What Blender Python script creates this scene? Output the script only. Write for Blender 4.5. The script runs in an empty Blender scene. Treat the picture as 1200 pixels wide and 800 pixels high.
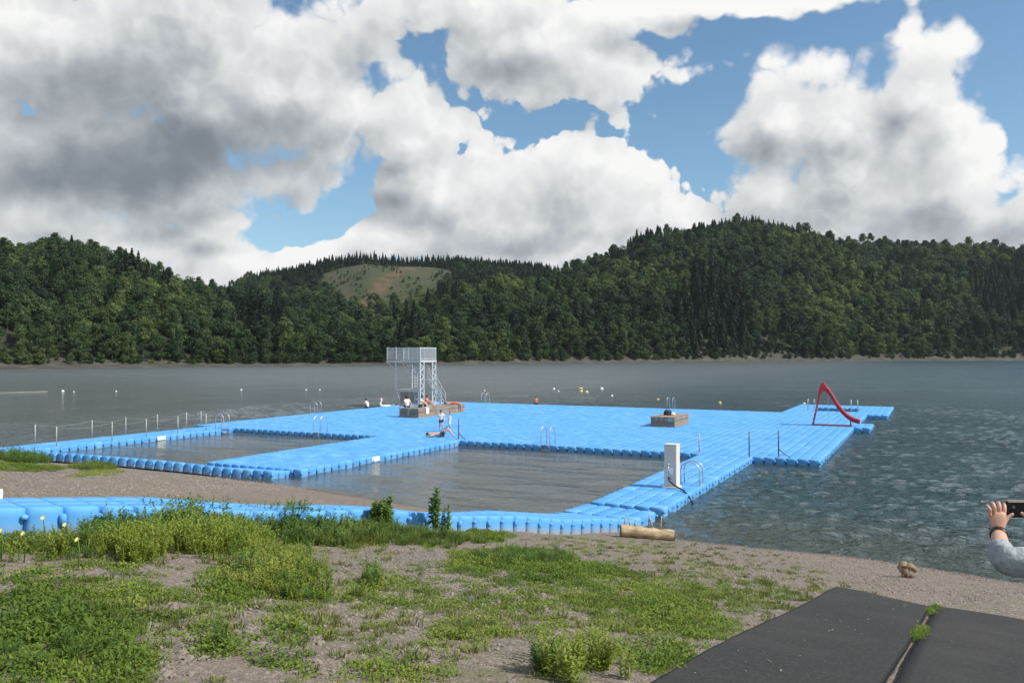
import bpy, bmesh, math, random
import numpy as np
from mathutils import Vector, Matrix, Euler
R = math.radians
random.seed(7); rng = np.random.default_rng(7)
S = bpy.context.scene
COL = S.collection
# ------------------------------------------------------------------ geometry of the place
F = 970.0; HY = 413.0; CAMZ = 5.2
ANG = R(-26.8)
U = np.array([math.cos(ANG), math.sin(ANG)]); V = np.array([-U[1], U[0]])
DECK = 0.30
def st(s, t): return s*U + t*V
def to_st(x, y): return x*U[0]+y*U[1], x*V[0]+y*V[1]
def px_plane(px, py, z):
    Z = (CAMZ-z)*F/(py-HY); return (px-600)/F*Z, Z
def smooth(a, b, x):
    x = np.clip((np.asarray(x, float)-a)/(b-a), 0, 1); return x*x*(3-2*x)
GD = [-60,-30,-10,-3,0,8,16,20,24,60]
GZ = [-7,-5,-2.2,-.75,0,1.38,2.70,3.26,3.66,4.3]
_gd = np.arange(-70,80,.25); _gz = np.interp(_gd, GD, GZ); _k = np.hanning(17); _k /= _k.sum(); _gs = np.convolve(np.pad(_gz,8,'edge'), _k, 'valid'); _gs = np.where((_gd > -4)&(_gd < 3), _gz, _gs)
def ground(x, y):
    s, t = to_st(np.asarray(x, float), np.asarray(y, float))
    tsh = 25.4 + (23.0-25.4)*smooth(-24, -12, s) + .25*np.sin(s*.35) - 1.5*smooth(-2.5, 3.5, s)
    d = tsh - t
    z = np.interp(d, _gd, _gs)
    n = .035*np.sin(x*1.3+y*.7)+.03*np.sin(x*.45-y*1.1+2)+.018*np.sin(x*2.9+1)*np.sin(y*2.3)
    return z + n*smooth(.3, 4, d)*(1-.85*smooth(-6, -2.5, s)*smooth(15, 11, t))
def px_ground(px, py):
    k = (py-HY)/F; q = (px-600)/F
    z0 = 2.0
    Zs = np.arange(3.0, 90, .05)
    f = (CAMZ-k*Zs) - ground(q*Zs, Zs)
    i = int(np.argmax(f <= 0))
    return q*Zs[i], Zs[i]

# ------------------------------------------------------------------ materials
def mat(name, col, rough=.6, metal=0, var=0, bump=0, bscale=40, spec=.5, coords='Object'):
    m = bpy.data.materials.new(name); m.use_nodes = True
    nt = m.node_tree; b = nt.nodes['Principled BSDF']
    b.inputs['Base Color'].default_value = (*col, 1)
    b.inputs['Roughness'].default_value = rough; b.inputs['Metallic'].default_value = metal
    b.inputs['Specular IOR Level'].default_value = spec
    if var or bump:
        tc = nt.nodes.new('ShaderNodeTexCoord'); n = nt.nodes.new('ShaderNodeTexNoise')
        n.inputs['Scale'].default_value = bscale; n.inputs['Detail'].default_value = 5
        nt.links.new(tc.outputs[coords], n.inputs['Vector'])
        if var:
            r = nt.nodes.new('ShaderNodeValToRGB')
            r.color_ramp.elements[0].position = .3; r.color_ramp.elements[1].position = .7
            r.color_ramp.elements[0].color = (*[c*(1-var) for c in col], 1)
            r.color_ramp.elements[1].color = (*[min(1, c*(1+var)) for c in col], 1)
            nt.links.new(n.outputs['Fac'], r.inputs['Fac']); nt.links.new(r.outputs['Color'], b.inputs['Base Color'])
        if bump:
            bp = nt.nodes.new('ShaderNodeBump'); bp.inputs['Strength'].default_value = bump; bp.inputs['Distance'].default_value = .02
            nt.links.new(n.outputs['Fac'], bp.inputs['Height']); nt.links.new(bp.outputs['Normal'], b.inputs['Normal'])
    return m

class NT:
    """small helper for building node trees"""
    def __init__(s, tree): s.t = tree; s.n = tree.nodes; s.l = tree.links
    def add(s, typ, **kw):
        n = s.n.new(typ)
        for k, v in kw.items(): setattr(n, k, v)
        return n
    def link(s, a, b): s.l.new(a, b)
    def math(s, op, a, b=None, c=None, clamp=False):
        n = s.n.new('ShaderNodeMath'); n.operation = op; n.use_clamp = clamp
        for i, v in enumerate((a, b, c)):
            if v is None: continue
            if isinstance(v, (int, float)): n.inputs[i].default_value = v
            else: s.l.new(v, n.inputs[i])
        return n.outputs[0]
    def vmath(s, op, a, b=None, c=None):
        n = s.n.new('ShaderNodeVectorMath'); n.operation = op
        for i, v in enumerate((a, b, c)):
            if v is None: continue
            if isinstance(v, (tuple, list)): n.inputs[i].default_value = v
            else: s.l.new(v, n.inputs[i])
        return n.outputs['Value'] if op in ('LENGTH', 'DOT_PRODUCT', 'DISTANCE') else n.outputs[0]
    def noise(s, vec, scale, detail=5, rough=.5, out='Fac', dist=0):
        n = s.n.new('ShaderNodeTexNoise'); n.inputs['Scale'].default_value = scale
        n.inputs['Detail'].default_value = detail; n.inputs['Roughness'].default_value = rough
        n.inputs['Distortion'].default_value = dist
        s.l.new(vec, n.inputs['Vector']); return n.outputs[out]
    def voronoi(s, vec, scale, feature='F1', out='Distance', rand=1):
        n = s.n.new('ShaderNodeTexVoronoi'); n.feature = feature; n.inputs['Scale'].default_value = scale
        n.inputs['Randomness'].default_value = rand
        s.l.new(vec, n.inputs['Vector']); return n.outputs[out]
    def ramp(s, fac, stops):
        n = s.n.new('ShaderNodeValToRGB'); e = n.color_ramp.elements
        while len(e) < len(stops): e.new(.5)
        for k, (p, c) in enumerate(stops):
            e[k].position = p; e[k].color = (*c, 1) if len(c) == 3 else c
        s.l.new(fac, n.inputs['Fac']); return n.outputs['Color']
    def mix(s, fac, a, b, blend='MIX'):
        n = s.n.new('ShaderNodeMix'); n.data_type = 'RGBA'; n.blend_type = blend
        for i, v in ((0, fac), (6, a), (7, b)):
            if isinstance(v, (int, float)): n.inputs[i].default_value = v
            elif isinstance(v, tuple): n.inputs[i].default_value = (*v, 1)
            else: s.l.new(v, n.inputs[i])
        return n.outputs[2]
    def maprange(s, v, a, b, c=0, d=1, smoothst=True):
        n = s.n.new('ShaderNodeMapRange'); n.interpolation_type = 'SMOOTHSTEP' if smoothst else 'LINEAR'
        s.l.new(v, n.inputs[0])
        for i, x in enumerate((a, b, c, d)): n.inputs[i+1].default_value = x
        return n.outputs[0]

def newmat(name):
    m = bpy.data.materials.new(name); m.use_nodes = True
    return m, NT(m.node_tree), m.node_tree.nodes['Principled BSDF']

M = {}
M['steel'] = mat('galvanised steel', (.55,.56,.57), .42, .7, .12, 0, 6)
M['lightmetal'] = mat('pale painted steel', (.62,.63,.62), .5, .15, .08, 0, 4)
M['grating'] = mat('grey metal grating', (.30,.31,.31), .6, .3)
M['darkpole'] = mat('dark steel', (.07,.08,.10), .5, .5)
M['greypole'] = mat('weathered post', (.42,.43,.40), .6, .1, .15, 0, 12)
M['rope'] = mat('rope', (.38,.38,.34), .9)
M['white'] = mat('white plastic', (.80,.80,.78), .45, 0, .05, 0, 5)
M['yellow'] = mat('pale yellow plastic', (.74,.64,.25), .5)
M['orange'] = mat('orange plastic', (.65,.15,.03), .5)
M['red'] = mat('red fibreglass', (.60,.030,.032), .30, 0, .12, 0, 4)
M['pinkmetal'] = mat('faded red paint', (.45,.10,.12), .5, .1, .2, 0, 10)
M['concrete'] = mat('pale concrete', (.62,.58,.53), .8, 0, .10, .25, 14)
M['hose'] = mat('black rubber hose', (.02,.02,.022), .5)
M['skin'] = mat('skin', (.56,.33,.24), .55, 0, .08, 0, 30)
M['skin_tan'] = mat('tanned skin', (.47,.25,.165), .55, 0, .06, 0, 30)
M['hair'] = mat('dark hair', (.02,.014,.01), .6)
M['hair_brown'] = mat('brown hair', (.09,.05,.03), .6)
M['cloth_white'] = mat('white cloth', (.78,.76,.74), .9, 0, .06, .2, 25)
M['cloth_pink'] = mat('salmon red cloth', (.58,.16,.14), .9, 0, .1, .2, 25)
M['cloth_dark'] = mat('dark cloth', (.035,.04,.05), .9, 0, .1, .2, 25)
M['cloth_blue'] = mat('denim blue cloth', (.06,.09,.15), .9, 0, .1, .2, 25)
M['sleeve'] = mat('grey jacket cloth', (.30,.34,.36), .6, 0, .25, 1.0, 22)
M['black'] = mat('black plastic', (.012,.012,.013), .35)
M['silver'] = mat('phone camera ring', (.3,.3,.3), .3, .8)
M['redcase'] = mat('dark red phone case', (.10,.010,.014), .4)
M['nail'] = mat('finger nail', (.62,.40,.33), .35)
M['rock'] = mat('pale rubble', (.265,.23,.195), .9, 0, .25, .5, 18)
M['flower'] = mat('pale yellow petals', (.80,.74,.30), .6)

# weathered planks
def plank_mat():
    m, n, b = newmat('weathered timber boards')
    tc = n.add('ShaderNodeTexCoord').outputs['Object']
    mp = n.vmath('MULTIPLY', tc, (2.0, 2.0, 30.0))
    c = n.ramp(n.noise(mp, 2.2, 6, .65), [(.25,(.19,.145,.105)),(.5,(.33,.265,.20)),(.75,(.45,.38,.30))])
    isl = n.add('ShaderNodeNewGeometry').outputs['Random Per Island']
    c = n.mix(1.0, c, n.ramp(isl, [(0,(.62,.62,.64)),(1,(1.15,1.08,1.0))]), 'MULTIPLY')
    n.link(c, b.inputs['Base Color']); b.inputs['Roughness'].default_value = .85
    bp = n.add('ShaderNodeBump'); bp.inputs['Strength'].default_value = .35; bp.inputs['Distance'].default_value = .01
    n.link(n.noise(mp, 5, 4), bp.inputs['Height']); n.link(bp.outputs[0], b.inputs['Normal'])
    return m
M['plank'] = plank_mat()
def log_mat():
    m, n, b = newmat('stripped pine wood')
    tc = n.add('ShaderNodeTexCoord').outputs['Object']
    mp = n.vmath('MULTIPLY', tc, (2.5, 14.0, 14.0))
    c = n.ramp(n.noise(mp, 1.6, 7, .65), [(.30,(.13,.08,.045)),(.44,(.36,.26,.155)),(.6,(.50,.39,.25)),(.75,(.62,.53,.38))])
    n.link(c, b.inputs['Base Color']); b.inputs['Roughness'].default_value = .8
    bp = n.add('ShaderNodeBump'); bp.inputs['Strength'].default_value = .6; bp.inputs['Distance'].default_value = .015
    n.link(n.noise(mp, 4, 5), bp.inputs['Height']); n.link(bp.outputs[0], b.inputs['Normal'])
    return m
M['log'] = log_mat()
M['driftwood'] = mat('brown driftwood', (.27,.195,.125), .85, 0, .45, .8, 11)
M['endgrain'] = mat('dark end grain', (.16,.10,.06), .9, 0, .3, .4, 30)

def float_mat():
    m, n, b = newmat('blue pontoon plastic')
    g = n.add('ShaderNodeNewGeometry')
    rnd = g.outputs['Random Per Island']
    c = n.ramp(rnd, [(0,(.085,.315,.67)),(.45,(.105,.355,.72)),(.85,(.122,.38,.745)),(.95,(.14,.40,.75)),(1,(.175,.43,.75))])
    pos = g.outputs['Position']
    fade = n.maprange(n.noise(pos, .35, 4, .6), .35, .7, 0, .22)
    c = n.mix(fade, c, (.15,.39,.72))
    sp = n.maprange(n.noise(pos, 9, 6, .7), .58, .75, 0, .30)      # dusty foot-worn spots
    c = n.mix(sp, c, (.28,.42,.58))
    dr = n.math('MULTIPLY', n.maprange(n.voronoi(pos, 2.3), .055, .03), n.maprange(n.noise(pos, .5, 3), .48, .58))
    c = n.mix(dr, c, (.72,.72,.68))          # bird droppings
    at = n.add('ShaderNodeAttribute', attribute_name='silt').outputs['Fac']
    sil = n.math('MULTIPLY', at, n.maprange(n.noise(pos, 7, 5, .6), .25, .6, .55, 1))
    c = n.mix(sil, c, (.40,.42,.42))
    n.link(c, b.inputs['Base Color'])
    b.inputs['Roughness'].default_value = .66
    b.inputs['Specular IOR Level'].default_value = .22
    bp = n.add('ShaderNodeBump'); bp.inputs['Strength'].default_value = .25; bp.inputs['Distance'].default_value = .01
    n.link(n.noise(pos, 60, 3), bp.inputs['Height']); n.link(bp.outputs[0], b.inputs['Normal'])
    return m
M['float'] = float_mat()

def leaf_mat(name, a, c2, d, trans=.25, rscale=.02, rough=.6):
    m, n, b = newmat(name)
    oi = n.add('ShaderNodeObjectInfo'); g = n.add('ShaderNodeNewGeometry')
    big = n.noise(oi.outputs['Location'], rscale, 3, .6)
    f = n.math('ADD', n.math('MULTIPLY', oi.outputs['Random'], .5), n.math('MULTIPLY_ADD', big, 2.0, -.80))
    f = n.math('ADD', f, n.math('MULTIPLY_ADD', g.outputs['Random Per Island'], .30, -.15))
    c = n.ramp(f, [(.05, a), (.5, c2), (.95, d)])
    n.link(c, b.inputs['Base Color']); b.inputs['Roughness'].default_value = rough
    b.inputs['Specular IOR Level'].default_value = .25
    tr = n.add('ShaderNodeBsdfTranslucent'); n.link(c, tr.inputs['Color'])
    mx = n.add('ShaderNodeMixShader'); mx.inputs[0].default_value = trans
    n.link(b.outputs[0], mx.inputs[1]); n.link(tr.outputs[0], mx.inputs[2])
    n.link(mx.outputs[0], n.n['Material Output'].inputs['Surface'])
    return m
M['broadleaf'] = leaf_mat('broadleaf foliage', (.014,.033,.016), (.038,.074,.027), (.145,.195,.052), .25, .010)
M['needles'] = leaf_mat('conifer needles', (.010,.022,.010), (.016,.033,.014), (.028,.050,.020), .1, .012)
M['bark'] = mat('bark', (.11,.09,.07), .9)
M['herb'] = leaf_mat('low herb leaves', (.090,.155,.020), (.165,.235,.032), (.255,.290,.060), .3, .5)
M['weed'] = leaf_mat('tall weed leaves', (.065,.135,.030), (.125,.210,.042), (.215,.280,.070), .3, .6)
M['dryweed'] = leaf_mat('yellowish weed leaves', (.16,.23,.030), (.25,.305,.045), (.33,.34,.09), .3, .6)
M['grassblade'] = leaf_mat('grass blades', (.072,.128,.024), (.125,.188,.036), (.20,.23,.06), .3, .6)
M['drygrass'] = leaf_mat('short olive grass', (.12,.15,.035), (.18,.205,.055), (.25,.25,.09), .3, .5)
M['plantleaf'] = leaf_mat('fresh plant leaves', (.085,.165,.03), (.15,.25,.045), (.22,.31,.07), .25, 3)

# ------------------------------------------------------------------ mesh building
class MB:
    def __init__(s): s.v = []; s.f = []; s.m = []; s.mi = 0
    def add(s, vs, fs):
        o = len(s.v); s.v += [tuple(p) for p in vs]
        for f in fs: s.f.append(tuple(i+o for i in f)); s.m.append(s.mi)
    def box(s, c, size, rot=None, bev=0):
        hx, hy, hz = [d/2 for d in size]
        if bev:
            b = bev; P = []
            for sx in (-1,1):
                for sy in (-1,1):
                    for sz in (-1,1):
                        P += [(sx*hx, sy*(hy-b), sz*(hz-b)), (sx*(hx-b), sy*hy, sz*(hz-b)), (sx*(hx-b), sy*(hy-b), sz*hz)]
            bm = bmesh.new(); vs = [bm.verts.new(p) for p in P]
            r = bmesh.ops.convex_hull(bm, input=vs); bm.verts.index_update()
            P = [v.co.copy() for v in bm.verts]; fs = [[v.index for v in f.verts] for f in bm.faces]; bm.free()
        else:
            P = [Vector((x,y,z)) for x in (-hx,hx) for y in (-hy,hy) for z in (-hz,hz)]
            fs = [(0,1,3,2),(4,6,7,5),(0,4,5,1),(2,3,7,6),(0,2,6,4),(1,5,7,3)]
        Mx = rot.to_matrix() if isinstance(rot, Euler) else (rot if rot is not None else Matrix.Identity(3))
        c = Vector(c)
        s.add([Mx@Vector(p)+c for p in P], fs)
    def bar(s, a, b, w, h=None):            # rectangular bar from a to b
        a = Vector(a); b = Vector(b); d = b-a
        q = d.to_track_quat('Z', 'Y').to_matrix()
        s.box((a+b)/2, (w, h or w, d.length), q)
    def tube(s, pts, r, n=8, cap=True):
        pts = [Vector(p) for p in pts]
        if not isinstance(r, (list, tuple)): r = [r]*len(pts)
        up = None; rings = []
        for i, p in enumerate(pts):
            d = (pts[min(i+1, len(pts)-1)] - pts[max(i-1, 0)]).normalized()
            if up is None:
                up = d.orthogonal().normalized()
            x = (up - d*up.dot(d)).normalized(); up = x; y = d.cross(x)
            rings.append([p+(x*math.cos(2*math.pi*k/n)+y*math.sin(2*math.pi*k/n))*r[i] for k in range(n)])
        vs = [v for g in rings for v in g]; fs = []
        for i in range(len(pts)-1):
            for k in range(n):
                fs.append((i*n+k, i*n+(k+1)%n, (i+1)*n+(k+1)%n, (i+1)*n+k))
        if cap:
            fs.append(tuple(range(n-1, -1, -1))); fs.append(tuple((len(pts)-1)*n+k for k in range(n)))
        s.add(vs, fs)
    def lathe(s, prof, n=16, c=(0,0,0), sx=1, sy=1):
        vs = []; fs = []
        for r, z in prof:
            for k in range(n):
                a = 2*math.pi*k/n; vs.append((c[0]+r*math.cos(a)*sx, c[1]+r*math.sin(a)*sy, c[2]+z))
        for i in range(len(prof)-1):
            for k in range(n): fs.append((i*n+k, i*n+(k+1)%n, (i+1)*n+(k+1)%n, (i+1)*n+k))
        fs.append(tuple(range(n-1,-1,-1))); fs.append(tuple((len(prof)-1)*n+k for k in range(n)))
        s.add(vs, fs)
    def ball(s, c, r, n=10, sq=(1,1,1)):
        prof = [(max(.001, math.sin(math.pi*i/n))*r, -math.cos(math.pi*i/n)*r*sq[2]) for i in range(n+1)]
        s.lathe(prof, n+4, c, sq[0], sq[1])
    def mesh(s, name, mats, smoothsh=False):
        me = bpy.data.meshes.new(name); me.from_pydata(s.v, [], s.f)
        for m in (mats if isinstance(mats, (list, tuple)) else [mats]): me.materials.append(m)
        if s.mi or any(s.m): me.polygons.foreach_set('material_index', s.m)
        if smoothsh: me.polygons.foreach_set('use_smooth', [True]*len(me.polygons))
        me.update(); return me
    def build(s, name, mats, parent=None, smoothsh=False):
        return link(name, s.mesh(name, mats, smoothsh), parent)
def link(name, me, parent=None):
    o = bpy.data.objects.new(name, me); COL.objects.link(o)
    if parent is not None: o.parent = parent
    return o
def tag(o, label=None, cat=None, group=None, kind=None):
    if label: o['label'] = label
    if cat: o['category'] = cat
    if group: o['group'] = group
    if kind: o['kind'] = kind
    return o
def thing(name, label, cat, loc=(0,0,0), rz=0, group=None):
    o = bpy.data.objects.new(name, None); COL.objects.link(o); o.empty_display_size = .2
    o.location = loc; o.rotation_euler = (0,0,rz)
    return tag(o, label, cat, group)
def deckpos(s, t, z=DECK):
    p = st(s, t); return (p[0], p[1], z)
def np_mesh(name, v, f, mats, mi=None, smoothsh=False, attrs=None):
    """numpy quads"""
    me = bpy.data.meshes.new(name)
    v = np.asarray(v, np.float32); f = np.asarray(f, np.int32)
    me.vertices.add(len(v)); me.vertices.foreach_set('co', v.ravel())
    k = f.shape[1]
    me.loops.add(f.size); me.loops.foreach_set('vertex_index', f.ravel())
    me.polygons.add(len(f)); me.polygons.foreach_set('loop_start', np.arange(0, f.size, k, dtype=np.int32))
    me.polygons.foreach_set('loop_total', np.full(len(f), k, np.int32))
    for m in (mats if isinstance(mats, (list, tuple)) else [mats]): me.materials.append(m)
    if mi is not None: me.polygons.foreach_set('material_index', np.asarray(mi, np.int32))
    if smoothsh: me.polygons.foreach_set('use_smooth', np.ones(len(f), bool))
    for an, av in (attrs or {}).items():
        a = me.attributes.new(an, 'FLOAT', 'POINT'); a.data.foreach_set('value', np.asarray(av, np.float32))
    me.update(calc_edges=True); me.validate(); return me

# ------------------------------------------------------------------ camera, sun, sky
cam = bpy.data.cameras.new('camera'); cam.sensor_width = 36; cam.lens = 36*F/1200; cam.clip_end = 6000; cam.clip_start = .05
co = bpy.data.objects.new('camera', cam); COL.objects.link(co); co.location = (0,0,CAMZ)
co.rotation_euler = (R(90)+math.atan(13/F), 0, 0); S.camera = co
SUN_AZ, SUN_EL = R(-20), R(43)
sd = Vector((math.cos(SUN_AZ)*math.cos(SUN_EL), math.sin(SUN_AZ)*math.cos(SUN_EL), math.sin(SUN_EL)))
sl = bpy.data.lights.new('sun', 'SUN'); sl.energy = 4.2; sl.angle = R(.53); sl.color = (1,.945,.86)
so = bpy.data.objects.new('sun', sl); COL.objects.link(so); so.rotation_euler = sd.to_track_quat('Z', 'Y').to_euler(); so.location = (30,-20,40)
S.view_settings.view_transform = 'Standard'; S.view_settings.look = 'None'; S.view_settings.gamma = 1
S.view_settings.exposure = 0.3
try: S.view_settings.use_curve_mapping = False
except Exception: pass

def g2(px, py): return ((px-600)/F, (HY-py)/F)
# cumulus bodies: centre and radii as picture-plane tangents of a viewing direction
BL = [(1068,115,70,74),(1102,165,64,88),(1000,205,150,102),(1132,230,68,78),(918,138,78,68),(1030,268,200,56),(1200,245,50,46),(890,215,60,50),(985,150,72,70),(500,285,110,36),(250,140,90,60),(180,175,110,60),(20,105,90,50),(225,160,90,60),
 (690,215,72,60),(640,252,110,60),(775,225,66,48),(540,245,100,55),(720,280,170,48),(860,262,90,50),(480,222,40,30),(560,285,110,30),
 (560,15,190,58),(690,85,98,60),(630,55,130,58),(760,20,60,24),(900,0,130,18),
 (200,50,330,125),(330,120,185,88),(120,190,250,84),(430,150,104,66),(480,172,52,38),(60,60,150,115),(270,215,160,48),(350,210,66,32),(215,232,100,34),(420,60,90,70),
 (40,245,120,58),(150,280,180,40),(230,308,140,30),(330,298,120,30),(435,282,52,26),(262,250,50,17),(20,300,160,40),
 (-250,180,240,160),(-500,60,300,120),(1400,220,150,90),(1600,120,220,120),(600,-260,500,140),(1300,-200,300,120),(-100,-200,300,140)]
GREY = [(165,190,270,72,1.0),(70,205,170,50,.9),(290,150,130,60,.35),(660,135,110,22,.3),(440,228,60,34,.45),(1080,268,170,26,.5),(590,285,150,22,.45),(110,110,170,70,.5),(480,60,90,40,.2),(860,255,60,30,.3)]
def sky_world():
    w = bpy.data.worlds.new('World'); S.world = w; w.use_nodes = True
    n = NT(w.node_tree)
    grp = bpy.data.node_groups.new('cloud_density', 'ShaderNodeTree')
    grp.interface.new_socket('Vector', in_out='INPUT', socket_type='NodeSocketVector')
    grp.interface.new_socket('Density', in_out='OUTPUT', socket_type='NodeSocketFloat')
    g = NT(grp); gi = g.add('NodeGroupInput'); go = g.add('NodeGroupOutput')
    d = gi.outputs[0]
    sx = g.add('ShaderNodeSeparateXYZ'); g.link(d, sx.inputs[0])
    ys = g.math('MAXIMUM', sx.outputs[1], .12)
    cx = g.add('ShaderNodeCombineXYZ'); g.link(g.math('DIVIDE', sx.outputs[0], ys), cx.inputs[0]); g.link(g.math('DIVIDE', sx.outputs[2], ys), cx.inputs[1])
    p = cx.outputs[0]
    w1 = g.vmath('MULTIPLY', g.vmath('SUBTRACT', g.noise(d, 5, 3, .5, 'Color'), (.5,.5,.5)), (.16,.11,0))
    p = g.vmath('ADD', p, w1)
    L = None
    for (x, y, rx, ry) in BL:
        a, b_ = g2(x, y); ix, iy = F/rx, F/ry
        q = g.vmath('MULTIPLY_ADD', p, (ix, iy, 0), (-a*ix, -b_*iy, 0))
        ln = g.vmath('LENGTH', q)
        L = ln if L is None else g.math('SMOOTH_MIN', L, ln, .22)
    base = g.math('MAXIMUM', g.math('SUBTRACT', 1.0, L), -1.2)
    back = g.math('MULTIPLY_ADD', g.noise(d, 2.2, 4, .5), 3.0, -1.35)
    base_ = g.add('ShaderNodeMix'); base_.data_type = 'FLOAT'
    g.link(g.maprange(sx.outputs[1], .12, .35), base_.inputs[0]); g.link(back, base_.inputs[2]); g.link(base, base_.inputs[3])
    f1 = g.noise(d, 7.5, 8, .56)
    wv = g.vmath('ADD', d, g.vmath('MULTIPLY', g.vmath('SUBTRACT', g.noise(d, 17, 3, .55, 'Color'), (.5,.5,.5)), (.09,.09,.09)))
    f2 = g.voronoi(wv, 12); f3 = g.voronoi(wv, 31)
    f2 = g.math('MULTIPLY', f2, f2); f3 = g.math('MULTIPLY', f3, f3)
    D = g.math('ADD', base_.outputs[0], g.math('MULTIPLY_ADD', f1, 1.8, -.82))
    D = g.math('ADD', D, g.math('MULTIPLY_ADD', f2, -.85, .22))
    D = g.math('ADD', D, g.math('MULTIPLY_ADD', f3, -.42, .10))
    g.link(D, go.inputs[0])
    tc = n.add('ShaderNodeTexCoord').outputs['Generated']
    def dens(v):
        q = n.add('ShaderNodeGroup'); q.node_tree = grp; n.link(v, q.inputs[0]); return q.outputs[0]
    D1 = dens(tc)
    D2 = dens(n.vmath('ADD', tc, (.022, -.006, .030)))
    soft = n.maprange(n.noise(tc, 2.4, 2, .5), .42, .58, .09, .42)
    mk = n.math('DIVIDE', n.math('ADD', D1, .02), soft, clamp=True)
    mask = n.math('MULTIPLY', n.math('MULTIPLY', mk, mk), n.math('MULTIPLY_ADD', mk, -2.0, 3.0))
    lit = n.math('SUBTRACT', D1, D2)
    v = n.math('MULTIPLY_ADD', lit, .44, .68)
    v = n.math('ADD', v, n.maprange(D1, .0, 1.0, .14, -.10))
    v = n.math('ADD', v, n.math('MULTIPLY_ADD', n.noise(tc, 30, 4, .55), .12, -.06))
    # grey, thick cloud bases
    sx = n.add('ShaderNodeSeparateXYZ'); n.link(tc, sx.inputs[0]); ys = n.math('MAXIMUM', sx.outputs[1], .12)
    cx = n.add('ShaderNodeCombineXYZ'); n.link(n.math('DIVIDE', sx.outputs[0], ys), cx.inputs[0]); n.link(n.math('DIVIDE', sx.outputs[2], ys), cx.inputs[1])
    p = n.vmath('ADD', cx.outputs[0], n.vmath('MULTIPLY', n.vmath('SUBTRACT', n.noise(tc, 6, 5, .55, 'Color'), (.5,.5,.5)), (.22,.14,0)))
    G = None
    for (x, y, rx, ry, k) in GREY:
        a, b_ = g2(x, y); ix, iy = F/rx, F/ry
        q = n.vmath('MULTIPLY_ADD', p, (ix, iy, 0), (-a*ix, -b_*iy, 0))
        e = n.maprange(n.vmath('LENGTH', q), .15, 1.25, k, 0)
        G = e if G is None else n.math('MAXIMUM', G, e)
    v = n.math('MULTIPLY', v, n.math('MULTIPLY_ADD', G, -.70, 1.0), clamp=True)
    cc = n.ramp(v, [(0,(1.3,1.55,1.85)),(.22,(2.0,2.3,2.6)),(.48,(4.2,4.5,4.75)),(.74,(6.7,6.85,6.9)),(1,(8.7,8.65,8.55))])
    sky = n.add('ShaderNodeTexSky'); sky.sky_type = 'NISHITA'; sky.sun_disc = False
    sky.sun_elevation = SUN_EL; sky.sun_rotation = math.atan2(sd.x, sd.y); sky.altitude = 300
    sky.air_density = 1.0; sky.dust_density = .8; sky.ozone_density = 1.2
    c = n.mix(mask, n.mix(1.0, sky.outputs[0], (.98,1.20,1.24), 'MULTIPLY'), cc)
    bg = n.n['Background']; n.link(c, bg.inputs[0]); bg.inputs[1].default_value = .09
    try:
        w.cycles.sampling_method = 'MANUAL'; w.cycles.sample_map_resolution = 512
    except Exception: pass
sky_world()

# ------------------------------------------------------------------ ground
def gravel_mat():
    m, n, b = newmat('gravel bank')
    pos = n.add('ShaderNodeNewGeometry').outputs['Position']
    wpos = n.vmath('ADD', pos, n.vmath('MULTIPLY', n.noise(pos, 20, 2, .5, 'Color'), (.03,.03,.03)))
    cell = n.voronoi(wpos, 34, 'F1', 'Color'); dist = n.voronoi(wpos, 34, 'F1')
    cell2 = n.voronoi(wpos, 9, 'F1', 'Color'); dist2 = n.voronoi(wpos, 9, 'F1')
    sp = n.add('ShaderNodeSeparateColor'); n.link(cell, sp.inputs[0])
    sp2 = n.add('ShaderNodeSeparateColor'); n.link(cell2, sp2.inputs[0])
    c = n.ramp(sp.outputs[0], [(0,(.115,.098,.082)),(.5,(.190,.163,.138)),(.85,(.26,.226,.192)),(1,(.37,.33,.285))])
    c2 = n.ramp(sp2.outputs[0], [(0,(.14,.118,.098)),(.6,(.225,.192,.165)),(1,(.34,.295,.25))])
    bigm = n.maprange(n.noise(pos, .9, 4, .6), .56, .66, 0, .6)
    c = n.mix(n.math('MULTIPLY', bigm, .7), c, c2)
    tone = n.noise(pos, .28, 6, .65)
    c = n.mix(n.maprange(tone, .35, .7, 0, .45), c, (.235,.19,.15))
    moss = n.math('MULTIPLY', n.maprange(n.noise(pos, .55, 7, .7), .50, .66, 0, .55), n.maprange(n.noise(pos, 6, 4, .6), .35, .6))
    at = n.add('ShaderNodeAttribute', attribute_name='growth').outputs['Fac']
    moss = n.math('MULTIPLY', moss, at)
    c = n.mix(moss, c, (.12,.14,.045))
    wet = n.add('ShaderNodeAttribute', attribute_name='wet').outputs['Fac']
    c = n.mix(n.math('MULTIPLY', wet, .6), c, (.07,.06,.05))
    n.link(c, b.inputs['Base Color']); b.inputs['Roughness'].default_value = .92; b.inputs['Specular IOR Level'].default_value = .2
    h = n.math('ADD', n.math('MULTIPLY', dist, -.55), n.math('MULTIPLY', n.math('MULTIPLY', dist2, bigm), -.9))
    h = n.math('ADD', h, n.noise(pos, 45, 4, .6))
    bp = n.add('ShaderNodeBump'); bp.inputs['Strength'].default_value = .8; bp.inputs['Distance'].default_value = .022
    n.link(h, bp.inputs['Height']); n.link(bp.outputs[0], b.inputs['Normal'])
    return m
M['gravel'] = gravel_mat()
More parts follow.
